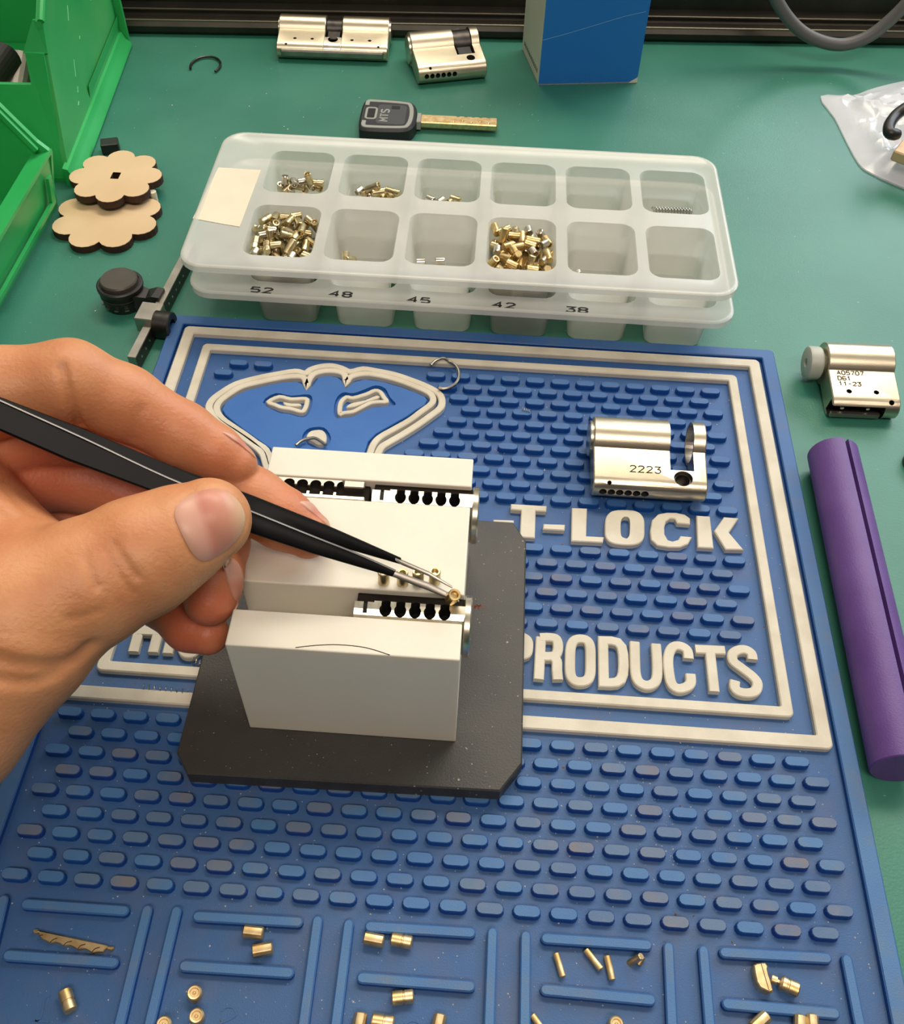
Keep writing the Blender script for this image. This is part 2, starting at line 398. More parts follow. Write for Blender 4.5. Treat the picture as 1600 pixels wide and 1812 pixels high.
def text(s, x, y, h, w, z0, z1, gap=1.5, ang=0.0):
    g = G(); k = h / 6; ca, sa = math.cos(ang), math.sin(ang)
    for i, ch in enumerate(s):
        for st in FONT.get(ch, []):
            pth = [((i * (4 + gap) + a) * k, b * k) for a, b in st]
            g.sweep([(x + a * ca - b * sa, y + a * sa + b * ca) for a, b in pth], w, z0, z1)
    return g

TZ = -4.5       # bench surface
FZ = -2.0       # recessed floor of the rubber mat; z = 0 is the top of its raised pattern
HZ = 48.7       # top of the white block

# ------------------------------------------------------------------ bench, wall, rail
g = G().box(-700, 900, -500, 470, TZ - 20, TZ)
o = g.obj('bench_top', 'table'); tag(o, 'dark green vinyl bench surface under everything', 'bench')
g = G().box(-700, 900, 462, 475, TZ - 20, 60); o = g.obj('wall_back', 'wall'); tag(o, 'dark wall behind the metal rail', 'wall', kind='structure')
ang = math.atan2(421.7 - 388, 322.7 + 105) 
rr = root('metal_rail', 'dark bronze ribbed metal rail along the back edge of the bench', 'rail', (106, 401.5, TZ), (0, 0, math.radians(4.4)))
prof = [(0, 0), (-1.5, 2), (-1.8, 5), (0, 7), (6, 7.4), (8, 8), (8, 9), (10, 9.4), (14, 11), (14, 22), (17, 23), (17, 46), (30, 46), (30, 0)]
g = G(); g.loft([[(-600, y, z) for y, z in reversed(prof)], [(600, y, z) for y, z in reversed(prof)]]); g.obj('rail_body', 'rail', rr)
for k, (y, z) in enumerate(((0.4, 7.3), (8.3, 9.6), (14.3, 16.0), (14.3, 21.5), (17.2, 30))):
    g = G().tube([(-600, y, z), (600, y, z)], 0.55 if k < 2 else 0.35, 6); g.obj('rib', 'rail_lip' if k < 2 else 'rail', rr)

# ------------------------------------------------------------------ rubber mat
MX0, MX1, MY0, MY1 = -15.0, 215.8, -122.0, 155.6
mr = root('rubber_work_mat', 'blue rubber pinning mat with raised white lettering and studs', 'mat', (0, 0, TZ))
def mp(g, name, m, **k):
    return g.obj(name, m, mr, (0, 0, -TZ), **k)
g = G().prism(ccw(rrect(MX0, MX1, MY0, MY1, 3)), TZ, FZ); mp(g, 'base', 'rubber')

def frame(x0, x1, y0, y1, w):
    def rg_(i, r, z): return [(x, y, z) for x, y in rrect(x0 + i, x1 - i, y0 + i, y1 - i, r, 4)]
    return G().loft([rg_(0, 1.8, FZ), rg_(0, 1.8, -.35), rg_(.35, 1.5, 0), rg_(w - .35, .7, 0), rg_(w, .4, -.35), rg_(w, .4, FZ)], False, False)
mp(frame(MX0, MX1, MY0, MY1, 4.9), 'rim', 'rubber3')
mp(frame(-9.1, 209.6, -9.2, 149.6, 4.1), 'outer_border', 'white_rubber')['label'] = 'off-white outer border line'
mp(frame(-0.1, 200.1, -0.1, 140.4, 3.3), 'inner_border', 'white_rubber')['label'] = 'off-white inner border line'

# emblem: outlined face
def KE(L, z=0.0): return [W(350 + a / 2.909, 620 + b / 2.909, z) for a, b in L]
EO = [(372, 640), (352, 585), (335, 530), (292, 488), (240, 450), (180, 410), (120, 372), (75, 330), (57, 290), (75, 250), (130, 208), (200, 168), (300, 140), (400, 120), (500, 104), (540, 112), (562, 112), (580, 96), (630, 80), (690, 76), (740, 88), (785, 106), (850, 92), (920, 102), (1010, 120), (1100, 150), (1180, 182), (1240, 217), (1258, 252), (1250, 292), (1200, 332), (1130, 382), (1050, 432), (980, 472), (942, 500), (918, 560), (905, 640)]
EI = [(392, 620), (375, 575), (352, 510), (300, 472), (240, 428), (180, 388), (122, 345), (97, 300), (110, 262), (160, 222), (230, 182), (330, 157), (430, 137), (510, 130), (548, 140), (562, 178), (572, 150), (600, 117), (660, 102), (725, 106), (757, 124), (766, 160), (790, 132), (860, 117), (950, 128), (1040, 152), (1120, 182), (1188, 212), (1212, 242), (1203, 272), (1150, 312), (1090, 357), (1010, 402), (940, 442), (905, 480), (882, 545), (870, 620)]
mp(G().sweep(crv(KE(EO), 3), 2.6, FZ, 0.0, 0.3), 'face_outline', 'white_rubber', smooth=True)['label'] = 'off-white outer face outline'
mp(G().sweep(crv(KE(EI), 3), 2.4, FZ, 0.0, 0.3), 'face_outline', 'white_rubber', smooth=True)['label'] = 'off-white inner face outline'
EP = ccw(KE(EO))
FP = ccw(inset(ccw(KE([(410, 610), (372, 500), (300, 450), (240, 408), (180, 362), (140, 328), (122, 298), (140, 262), (190, 225), (250, 198), (340, 175), (430, 157), (510, 152), (540, 165), (560, 195), (590, 175), (620, 130), (670, 122), (720, 130), (745, 150), (765, 185), (800, 155), (860, 140), (950, 152), (1040, 178), (1120, 207), (1172, 230), (1186, 250), (1170, 278), (1130, 300), (1080, 335), (1000, 380), (920, 425), (880, 465), (860, 530), (850, 610)])), 0.2))
face = mp(G().prism(FP, FZ, -0.5, 0.2), 'face_plate', 'face_blue')
LE = [(335, 262), (400, 215), (480, 228), (575, 222), (590, 265), (570, 325), (530, 338), (470, 322), (410, 312)]
RE = [(705, 335), (708, 255), (745, 212), (800, 215), (860, 195), (915, 175), (965, 190), (990, 235), (1020, 275), (940, 285), (890, 292), (840, 315), (800, 335), (745, 342)]
NO = [(540, 430), (575, 395), (650, 392), (685, 440), (675, 480), (640, 500), (585, 490), (545, 465)]
cut(face, [G().prism(ccw(crv(KE(L), 3, True)), -1.9, 3.0) for L in (LE, RE, NO)], 'face_blue')
for o_, i_ in (([(365, 262), (420, 236), (480, 248), (555, 246), (562, 268), (548, 305), (528, 311), (480, 298), (430, 290), (400, 278)], [(440, 262), (480, 268), (525, 270), (532, 282), (490, 284), (455, 280)]),
               ([(732, 322), (736, 268), (765, 238), (800, 242), (870, 222), (912, 204), (940, 212), (958, 238), (972, 260), (935, 262), (890, 268), (840, 292), (800, 312), (755, 318)], [(765, 290), (790, 268), (860, 252), (920, 228), (935, 240), (870, 262), (810, 285)])):
    mp(G().sweep(crv(KE(o_), 3, True), 1.7, FZ, 0.0, 0.25, True), 'eye_outline', 'white_rubber', smooth=True)['label'] = 'off-white eye outline'
    mp(G().prism(ccw(crv(KE(i_), 3, True)), FZ, -0.3, 0.2), 'eye_centre', 'white_rubber')['label'] = 'off-white strip inside the eye'
mp(G().prism(ccw(crv(KE([(562, 435), (585, 412), (640, 408), (664, 440), (655, 478), (620, 482), (590, 466), (564, 452)]), 3, True)), FZ, 0.0, 0.3), 'nose', 'white_rubber')['label'] = 'off-white nose'

# lettering (each letter one raised piece)
def KL(L): return [W(860 + a / 2.963, 700 + b / 2.963) for a, b in L]
def letter(polys, m='white_rubber'):
    g = G()
    for p in polys: g.prism(ccw(p), FZ, 0.0, 0.3)
    return mp(g, 'letter', m)
letter([KL([(132, 566), (320, 577), (317, 607), (262, 604), (258, 746), (178, 742), (186, 601), (130, 596)])])['label'] = 'raised off-white letter T'
letter([KL([(303, 671), (416, 675), (413, 706), (300, 700)])])['label'] = 'raised off-white hyphen'
letter([KL([(40, 648), (148, 652), (145, 682), (36, 677)])])['label'] = 'raised off-white hyphen at the plate corner'
letter([KL([(452, 587), (532, 590), (527, 735), (620, 740), (614, 770), (448, 762)])])['label'] = 'raised off-white letter L'
oc = crv(KL([(640, 690), (650, 630), (690, 602), (740, 598), (792, 608), (822, 640), (826, 695), (818, 750), (785, 780), (735, 784), (680, 775), (646, 745)]), 4, True)
OO = ccw(crv(KL([(625, 690), (632, 635), (665, 603), (730, 597), (795, 606), (828, 640), (833, 695), (828, 748), (795, 778), (730, 783), (662, 772), (630, 742)]), 4, True))
OI = ccw(crv(KL([(707, 690), (710, 655), (722, 638), (735, 635), (750, 640), (757, 660), (757, 695), (754, 730), (742, 748), (728, 747), (713, 738), (708, 720)]), 4, True))
lo = letter([OO]); lo['label'] = 'raised off-white letter O'
cut(lo, [G().prism(OI, FZ - 3, 3.0)], 'white_rubber')
letter([KL([(1072, 642), (1045, 622), (1000, 612), (950, 611), (905, 620), (872, 652), (862, 710), (868, 755), (900, 785), (960, 795), (1020, 795), (1060, 778), (1082, 740), (1022, 734), (1010, 754), (980, 763), (955, 755), (938, 725), (937, 690), (945, 660), (968, 643), (992, 645), (1004, 668), (1072, 674)])])['label'] = 'raised off-white letter C'
letter([KL([(1105, 627), (1176, 632), (1196, 800), (1112, 795)]), KL([(1198, 708), (1250, 635), (1327, 641), (1276, 716), (1354, 808), (1258, 806)])])['label'] = 'raised off-white letter K'

def KP(L): return [W(900 + a / 3.2, 960 + b / 3.2) for a, b in L]
WL = 3.05
def stroke(polys, lab, w=WL):
    g = G()
    for i_, (p, k, closed) in enumerate(polys):
        g.sweep(crv(p, 4, closed) if k else p, w, FZ, 0.03 * i_, 0.3, closed)
    x = mp(g, 'letter', 'white_rubber'); x['label'] = 'raised off-white letter ' + lab; return x
stroke([(KP([(150, 765), (162, 540)]), 0, 0), (KP([(0, 524), (60, 526), (105, 548), (112, 590), (100, 628), (50, 640), (0, 640)]), 1, 0)][1:], 'P')
stroke([(KP([(172, 772), (185, 533)]), 0, 0), (KP([(180, 535), (235, 534), (272, 545), (282, 590), (270, 632), (235, 642), (186, 640)]), 1, 0), (KP([(250, 642), (274, 668), (276, 720), (281, 775)]), 1, 0)], 'R')
stroke([(KP([(350, 660), (354, 590), (372, 553), (408, 542), (446, 552), (464, 590), (466, 665), (464, 740), (446, 776), (408, 786), (372, 776), (352, 740)]), 1, 1)], 'O')
stroke([(KP([(537, 552), (585, 553), (620, 562), (642, 588), (651, 630), (654, 690), (650, 742), (637, 774), (612, 789), (578, 792), (541, 790)]), 0, 1)], 'D')
stroke([(KP([(716, 560), (718, 660), (722, 740), (740, 785), (782, 806), (824, 794), (843, 755), (843, 660), (836, 572)]), 1, 0)], 'U')
stroke([(KP([(1022, 655), (1016, 612), (990, 588), (950, 582), (920, 604), (906, 660), (912, 740), (928, 800), (965, 824), (1010, 815), (1034, 790), (1032, 742)]), 1, 0)], 'C')
stroke([(KP([(1060, 600), (1228, 608)]), 0, 0), (KP([(1143, 612), (1168, 842)]), 0, 0)], 'T')
stroke([(KP([(1385, 660), (1378, 625), (1345, 604), (1305, 606), (1272, 628), (1275, 668), (1320, 705), (1385, 755), (1412, 795), (1400, 838), (1355, 850), (1305, 840), (1283, 815), (1285, 780)]), 1, 0)], 'S')
def KH(L): return [W(100 + a / 5.333, 1080 + b / 5.333) for a, b in L]
stroke([(KH([(722, 385), (822, 20)]), 0, 0), (KH([(908, 392), (1000, 40)]), 0, 0), (KH([(770, 188), (965, 195)]), 0, 0)], 'H')
stroke([(KH([(1045, 402), (1135, 60)]), 0, 0)], 'I')
stroke([(KH([(1290, 60), (1230, 70), (1200, 180), (1185, 300), (1200, 380), (1240, 405), (1300, 390), (1330, 300)]), 1, 0), (KH([(1330, 395), (1352, 290), (1290, 285)]), 0, 0)], 'G')

# compartment ridges
RID = [[(46, 1599), (219, 1611)], [(350, 1621), (527, 1631)], [(655, 1639), (833, 1650)], [(967, 1660), (1146, 1672)], [(1283, 1685), (1464, 1695)],
       [(14, 1690), (200, 1703)], [(326, 1709), (511, 1721)], [(641, 1730), (832, 1745)], [(966, 1751), (1152, 1769)], [(1288, 1776), (1478, 1793)],
       [(260, 1610), (202, 1850)], [(312, 1612), (255, 1850)], [(562, 1629), (532, 1850)], [(617, 1635), (590, 1850)], [(872, 1650), (865, 1850)],
       [(931, 1656), (929, 1850)], [(1184, 1676), (1192, 1850)], [(1246, 1682), (1260, 1850)], [(1500, 1698), (1530, 1850)], [(5, 1592), (-52, 1830)]]
for L in RID:
    a, b = (Vector(W(*p)) for p in L); d = (b - a).normalized(); n = Vector((-d.y, d.x)); w = 1.3
    po = [a + n * w * math.cos(t) - d * w * math.sin(t) for t in [math.pi * k / 6 for k in range(7)]] + [b - n * w * math.cos(t) + d * w * math.sin(t) for t in [math.pi * k / 6 for k in range(7)]]
    mp(G().prism(ccw([(p.x, p.y) for p in po]), FZ, 0.0, 0.35), 'ridge', 'rubber3')
for pts in ([(90, 1762), (80, 1768), (72, 1802), (62, 1806), (88, 1808)], [(392, 1790), (400, 1782), (414, 1784), (418, 1796), (402, 1806), (386, 1812)], [(716, 1812), (730, 1806), (744, 1812), (736, 1820)]):
    mp(G().sweep(crv([W(a, b, FZ) for a, b in pts], 3), 0.5, FZ - 0.1, FZ + 0.12), 'numeral', 'rubber')

# studs
def stud_mesh(nm, m):
    def ring(l, w, z, n=5):
        out = []
        for sx in (1, -1):
            for k in range(n + 1):
                a = -math.pi / 2 + math.pi * k / n
                out.append((sx * (l / 2 - w / 2) + sx * math.cos(a) * w / 2, sx * math.sin(a) * w / 2, z))
        return out
    g = G().loft([ring(7.3, 3.3, FZ), ring(6.9, 2.95, -0.3), ring(6.5, 2.6, 0.0)], False, True)
    return me(nm, g.v, g.f, m), g
SM = [stud_mesh('stud', k)[0] for k in ('rubber3', 'rubber3', 'rubber3', 'rubber2', 'rubber2', 'rubber3', 'rubber2', 'rubber4')]
SG = stud_mesh('stud', 'rubber3')[1]
pos = []
P_, Q_ = 9.1827, 5.6347
for r in range(9):
    for i in range(23): pos.append((-3.2328 + (i + (0.5 if r % 2 else 0)) * P_, -13.4659 - r * Q_, 'L'))
for r in range(11):
    for i in range(20): pos.append((15.1184 + (i - (0.5 if r % 2 else 0)) * P_, 131.0163 - r * Q_, 'U'))
    if r % 2 == 0 and r > 0: pos.append((15.1184 - P_, 131.0163 - r * Q_, 'U'))
for r in range(6):
    for i in range(20): pos.append((15.1184 + (i - (0.5 if r % 2 else 0)) * P_, 54.2338 - r * Q_, 'M'))
FPB = inset(EP, -3.6)
pos = [p for p in pos if not (p[2] == 'U' and (inpoly(p[0], p[1], FPB) or (p[0] < 14 and p[1] < 123 and p[1] > 70)))]
def hidden(p):
    x, y = p[0], p[1]
    if 33 < x < 120 and -30 < y < 58: return True             # under the plate
    if x < 62 and 20 < y < 100 and p[2] in 'UM': return True    # below the hand
    if x < 30 and -12 < y < 60: return True
    return False
vis = [p for p in pos if not hidden(p)]; hid = [p for p in pos if hidden(p)]
vis.sort(key=lambda p: (Vector((p[0], p[1], 0)) - CAM_P).length)
for p in vis[:300]:
    m = rnd.choice(SM) if p[2] != 'U' else SM[0]
    link('stud', m, mr, (p[0], p[1], -TZ))
g = G()
for p in vis[300:] + hid: g.add([(v[0] + p[0], v[1] + p[1], v[2]) for v in SG.v], SG.f)
tag(mp(g, 'stud_field', 'rubber3'), None, None, kind='stuff')

# ------------------------------------------------------------------ pinning fixture: black plate + white slotted block
fx = root('pinning_fixture', 'white slotted block standing on a chamfered black plate in the middle of the mat', 'fixture', (77, 15, 0))
pl = G().prism([(35, -31.6), (117.4, -30.4), (123, -22.3), (122.8, 52), (118.5, 59.5), (36, 58.5), (31.6, 53), (31, -26)], 0.02, 5.5, 0.4).obj('base_plate', 'plate', fx, (-77, -15, 0))
pl['label'] = 'black plate with clipped corners'
yz = [(-17.4, 5.5), (46.5, 5.5), (46.5, HZ), (36.3, HZ), (36.3, 36), (29.2, 36), (29.2, HZ), (1.1, HZ), (1.1, 34), (-7.2, 34), (-7.2, HZ), (-17.4, HZ)]
blk = G().loft([[(49.0, y, z) for y, z in yz], [(104.9, y, z) for y, z in yz]]).obj('block', 'block', fx, (-77, -15, 0))
blk['label'] = 'white plastic block with two slots'
bv = blk.modifiers.new('edge', 'BEVEL'); bv.width = 0.00035; bv.segments = 2; bv.limit_method = 'ANGLE'
arc = crv([W(523, 1146, HZ), W(560, 1142, HZ), (W(600, 1141, HZ)), W(647, 1146, HZ), W(690, 1159, HZ)], 4)
x = G().sweep(arc, 0.22, HZ - 0.1, HZ + 0.03).obj('pencil_mark', 'engrave', fx, (-77, -15, 0)); x['label'] = 'thin dark curved scratch'
g = G()
for k in range(16):
    a = rnd.uniform(0, 6.28); c0 = Vector(W(846 + rnd.gauss(0, 4), 1074 + rnd.gauss(0, 4), 5.5)); d = Vector((math.cos(a), math.sin(a))) * rnd.uniform(.3, .8)
    g.sweep([tuple(c0 - d), tuple(c0 + d)], 0.18, 5.45, 5.54)
g.obj('rust_spot', 'rust', fx, (-77, -15, 0))

def plug(yc, lab, x0=78.2):
    t = root('lock_plug', lab, 'lock plug', (x0, yc, 40), group='lock plugs in the block slots')
    X0, X1 = 0.0, 27.2
    # silver half, rounded at the front
    pr = [(-4.0, -6), (-4.0, 5.2), (-3.7, 6.6), (-2.9, 7.9), (-1.6, 8.7), (0.7, 9.0), (0.7, -6)]
    b = G().loft([[(X0, y, z) for y, z in reversed(pr)], [(X1, y, z) for y, z in reversed(pr)]]).obj('plug_body', 'silver', t)
    hs = [G().lathe([(1.5, -2), (1.5, 14)], 20, 'z', (9.3 + 3.62 * k - 1.6, -1.5, 0)) for k in range(5)] + [G().box(9.3 + 3.62 * k - 2.72, 9.3 + 3.62 * k - .48, -1.5, 1.2, -2.1, 14) for k in range(5)]
    hs.append(G().box(2.2, 3.2, -5, 2, 8.15, 12)); hs.append(G().box(-1, 4.8, 0.3, 2, 6.5, 12))
    cut(b, hs, 'hole')
    g = G().box(X0 + 0.3, X1 + 0.4, 0.7, 4.0, -6, 7.2, 0.2); r_ = g.obj('rear_half', 'dark_gap', t); r_['label'] = 'black rear half of the plug'
    cut(r_, [G().lathe([(1.5, 2), (1.5, 14)], 20, 'z', (9.3 + 3.62 * k - 1.6, 0.6, 0)) for k in range(5)], 'hole')
    G().lathe([(4.5, 26.9), (7.5, 26.95), (7.8, 27.2), (7.8, 28.5), (7.5, 28.8), (7.2, 28.8), (7.0, 28.6), (3.0, 28.6)], 48, 'x', (0, 0, 1.0)).obj('flange', 'silver', t, smooth=True)
    return t
plug(-3.1, 'silver lock plug with five open pin chambers in the front slot, under the tweezer tips')
plug(32.7, 'silver lock plug with open pin chambers filling the right half of the rear slot', 78.4)
t = root('lock_plug', 'dark lock plug with bright ribs in the left half of the rear slot', 'lock plug', (50.5, 32.7, 40), group='lock plugs in the block slots')
G().box(0, 27.0, -3.4, 3.5, -6, 6.6, 0.3).obj('plug_body', 'dark_gap', t)
b = G().box(0, 26.2, -3.45, -2.0, 5, 8.6, 0.35).obj('side_rail', 'silver', t); b['label'] = 'bright rail along the front of the plug'
b = G().box(0.0, 19.5, 0.9, 3.3, 5, 8.5, 0.2).obj('tooth_row', 'steel', t); b['label'] = 'row of bright teeth between dark holes'
cut(b, [G().lathe([(1.5, 4), (1.5, 14)], 20, 'z', (1.6 + 3.6 * k, 1.3, 0)) for k in range(6)] + [G().box(-1, 30, -1, 0.1, 7.6, 20)])
b = G().box(19.9, 25.6, 0.9, 3.3, 5, 8.6, 0.3).obj('end_block', 'steel', t)
for k in range(5):
    G().box(3.4 + 3.6 * k - .45, 3.4 + 3.6 * k + .45, -1.7, -0.5, 6.8, 7.9, 0.15).obj('rung', 'silver', t)

# ------------------------------------------------------------------ pins
def pin_data(nm, r, L, kind, m='brass'):
    g = G(); c = r * 0.16
    if kind == 'hollow':
        g.lathe([(r * .5, L / 2 - 1.0), (r * .62, L / 2 - .05), (r - c * .6, L / 2), (r, L / 2 - c), (r, -L / 2 + c), (r - c, -L / 2), (r * .62, -L / 2 + .05), (r * .5, -L / 2 + 1.0)], 12)
    elif kind == 'step':
        g.lathe([(0.01, L / 2), (r - c, L / 2), (r, L / 2 - c), (r, L * .1), (r * .9, L * .1 - .1), (r * .9, L * .02), (r, L * .02 - .1), (r, -L / 2 + c), (r - c, -L / 2), (0.01, -L / 2)], 14)
    elif kind == 'nose':
        g.lathe([(0.01, L / 2), (r * .55, L / 2), (r * .6, L / 2 - .2), (r * .6, L * .3), (r * .3, L * .28), (r * .3, L * .2), (r * .8, L * .18), (r, L * .1), (r, -L * .05), (r * .94, -L * .07), (r * .94, -L * .12), (r, -L * .14), (r, -L / 2 + c), (r - c, -L / 2), (0.01, -L / 2)], 16)
    elif kind == 'disc':
        g.lathe([(0.01, L / 2 - .25), (r * .14, L / 2 - .3), (r * .18, L / 2 - .05), (r * .24, L / 2 - .35), (r * .55, L / 2 - .35), (r * .62, L / 2 - .05), (r - c, L / 2), (r, L / 2 - c), (r, -L / 2 + c), (r - c, -L / 2), (0.01, -L / 2)], 20)
    else:
        g.lathe([(0.01, L / 2), (r - c, L / 2), (r, L / 2 - c), (r, -L / 2 + c), (r - c, -L / 2), (0.01, -L / 2)], 12)
    return me(nm, g.v, g.f, m, True, 30)
def lay(name, d, x, y, z, yaw, tilt=90, label=None, cat='pin', group=None):
    """tilt 90 = lying on its side along yaw, 0 = standing"""
    o = link(name, d, None, (x, y, z)); o.rotation_euler = (Matrix.Rotation(yaw, 3, 'Z') @ Matrix.Rotation(math.radians(tilt), 3, 'Y')).to_euler()
    return tag(o, label, cat, group)

dS = pin_data('pin_standing', 1.45, 4.6, 'hollow', 'brass_pale')
for (x_, y_), l_ in zip([(97.3, 4.5), (93.2, 4.0), (84.7, 3.4), (89.4, 3.4)],
        ['brass pin standing on the block top, the one nearest the block edge', 'brass pin standing on the block top, second from its edge, behind a bare tweezer blade',
         'brass pin standing on the block top, glimpsed between the black tweezer arms', 'brass pin standing on the block top, mostly hidden where the tweezer coating ends']):
    lay('lock_pin', dS, x_, y_, HZ + 2.3, 0.3, 0, l_, group='pins standing on the block')
dH = pin_data('pin_held', 1.6, 4.4, 'hollow', 'brass')
lay('lock_pin', dH, 102.1, -1.6, 51.6, math.radians(-50), 22, 'brass pin gripped between the tweezer tips above the front plug')

Z3 = FZ + 1.6
dA = pin_data('pin_long', 1.6, 5.2, 'step', 'gold'); dB = pin_data('pin_plain', 1.6, 4.9, 'plain', 'gold')
dT = pin_data('pin_thin', 0.85, 5.6, 'plain', 'gold'); dD = pin_data('pin_disc', 1.75, 3.2, 'disc', 'gold'); dN = pin_data('pin_nosed', 1.75, 6.6, 'nose', 'gold')
def at2(px, py, z=Z3): return W(px, py, z)
def lp(d, px, py, a, lab, z=Z3, tilt=90, grp='loose pins in the mat compartments'):
    x_, y_ = W(px, py, z); return lay('lock_pin', d, x_, y_, z, math.radians(a), tilt, lab, group=grp)
lp(dB, 449, 1650, -2, 'plain brass pin lying just under the ridge of the second compartment')
lp(dB, 465, 1681, 14, 'plain brass pin lying lower and aslant below its neighbour in the second compartment')
lp(dB, 662, 1663, -6, 'brass pin lying left of the stepped pin in the third compartment')
lp(dA, 711, 1665, -6, 'stepped brass pin lying right of the plain pin in the third compartment')
lp(dA, 713, 1765, 10, 'stepped brass pin lying below the lower ridge of the third compartment')
lp(dA, 120, 1771, -56, 'stepped brass pin standing aslant beside the numeral 1')
lp(dT, 990, 1708, -72, 'thin brass pin lying leftmost in the fourth compartment', FZ + .85)
lp(dT, 1050, 1698, -50, 'thin grooved brass pin lying aslant in the fourth compartment', FZ + .85)
lp(dT, 1079, 1713, -78, 'thin brass pin lying steeply in the middle of the fourth compartment', FZ + .85)
lp(dT, 1122, 1700, 20, 'small dark ended brass pin seen end on in the fourth compartment', FZ + .9, 35)
lp(pin_data('pin_tiny', .8, 2.2, 'plain', 'gold'), 1134, 1699, 60, 'tiny pale brass pin beside the end-on pin in the fourth compartment', FZ + .85, 60)
lp(dN, 1389, 1742, 160, 'brass pin with a narrow nose beside the gold wedge')
lp(dD, 345, 1759, 0, 'round brass pin standing on end, upper of two in the second compartment', FZ + 1.6, 6)
lp(dD, 349, 1800, 0, 'round brass pin standing on end, lower of two in the second compartment', FZ + 1.6, 4)
lp(dD, 291, 1814, 0, 'round brass pin cut by the photo edge left of the two standing ones', FZ + 1.6, 6)
lp(dB, 636, 1813, 85, 'brass pin cut by the photo edge at the left of the third compartment')
lp(dA, 678, 1808, -4, 'stepped brass pin at the photo edge in the third compartment')
lp(dB, 776, 1815, 80, 'brass pin cut by the photo edge at the right of the third compartment')
lp(dT, 955, 1815, -50, 'thin brass pin cut by the photo edge in the fourth compartment', FZ + .9)
lp(dD, 1089, 1814, 0, 'round brass pin on end cut by the photo edge in the fourth compartment', FZ + 1.6, 5)
lp(dB, 1345, 1809, 40, 'brass pin lying aslant at the photo edge in the fifth compartment')
lp(dB, 1416, 1817, 80, 'brass pin at the photo edge, left of a close pair in the fifth compartment')
lp(dB, 1438, 1816, 85, 'brass pin at the photo edge, right of a close pair in the fifth compartment')

# wavy side bar and wedge
def KW(L, z): return [W(a / 6.667, 1560 + b / 6.667, z) for a, b in L]
z_ = FZ + 1.3
wp = KW([(385, 585), (400, 562), (440, 560), (462, 578), (900, 668), (1262, 748), (1280, 764), (1335, 764), (1340, 790), (1310, 808), (1270, 800), (1262, 780), (1235, 800), (1215, 828), (1150, 828), (1085, 838), (1050, 815), (1010, 792), (960, 790), (915, 800), (880, 775), (830, 752), (790, 752), (750, 758), (705, 730), (650, 712), (590, 725), (550, 700), (500, 680), (465, 640), (455, 590), (440, 604), (400, 608)], z_)
t = root('side_bar', 'golden scalloped side bar lying in the first compartment', 'side bar', (wp[0][0], wp[0][1], FZ))
G().prism(ccw(wp), FZ + 0.02, z_, 0.15).obj('bar_body', 'gold', t, (-wp[0][0], -wp[0][1], -FZ))
for p in ([(465, 640), (485, 633), (510, 630)], [(590, 722), (630, 685), (678, 668)], [(752, 755), (790, 718), (850, 703)], [(918, 798), (955, 755), (1010, 740)], [(1086, 834), (1120, 795), (1180, 775)]):
    G().sweep(crv(KW(p, z_), 4), 0.22, z_ - .1, z_ + .03).obj('groove', 'char', t, (-wp[0][0], -wp[0][1], -FZ))
def KQ(L, z): return [W(1200 + a / 4, 1700 + b / 4, z) for a, b in L]
q = KQ([(538, 30), (560, 18), (620, 12), (640, 40), (634, 60), (677, 215), (650, 222), (585, 190), (560, 150), (545, 80)], FZ + 3)
t = root('wedge_piece', 'gold wedge shaped lock part standing left of the nosed pin', 'lock part', (q[0][0], q[0][1], FZ))
G().prism(ccw(q), FZ + 0.02, FZ + 3, 0.25).obj('wedge_body', 'gold', t, (-q[0][0], -q[0][1], -FZ))
G().sweep(KQ([(596, 22), (650, 205)], FZ + 3), 0.5, FZ + 2.9, FZ + 3.25, .1).obj('ridge_line', 'gold', t, (-q[0][0], -q[0][1], -FZ))

# ------------------------------------------------------------------ springs
def coil(r, wr, turns, L, n=10, axis='x'):
    pts = []
    for i in range(int(turns * n) + 1):
        a = 2 * math.pi * i / n; pts.append((L * i / (turns * n), r * math.cos(a), r * math.sin(a)))
    return pts
def spring(x, y, z, yaw, r, wr, turns, L, lab, tilt=0, m='steel'):
    o = G().tube(coil(r, wr, turns, L), wr, 5).obj('coil_spring', m, None, (x, y, z), (0, -tilt, yaw), smooth=True); return tag(o, lab, 'spring')
x_, y_ = W(253, 1217, FZ + 1.1); spring(x_, y_, FZ + 1.2, -0.06, 1.0, .13, 8, 13.0, 'long thin spring lying between the two border lines beside the wrist')
x_, y_ = W(341, 1170, FZ + 1.2); spring(x_, y_, FZ + 1.3, -0.2, 1.1, .14, 4, 4.5, 'short spring by the plate edge under the letter G')
x_, y_ = W(925, 722, .8); spring(x_, y_, 0.2, -0.3, .7, .1, 5, 3.2, 'tiny spring lying among the upper studs')

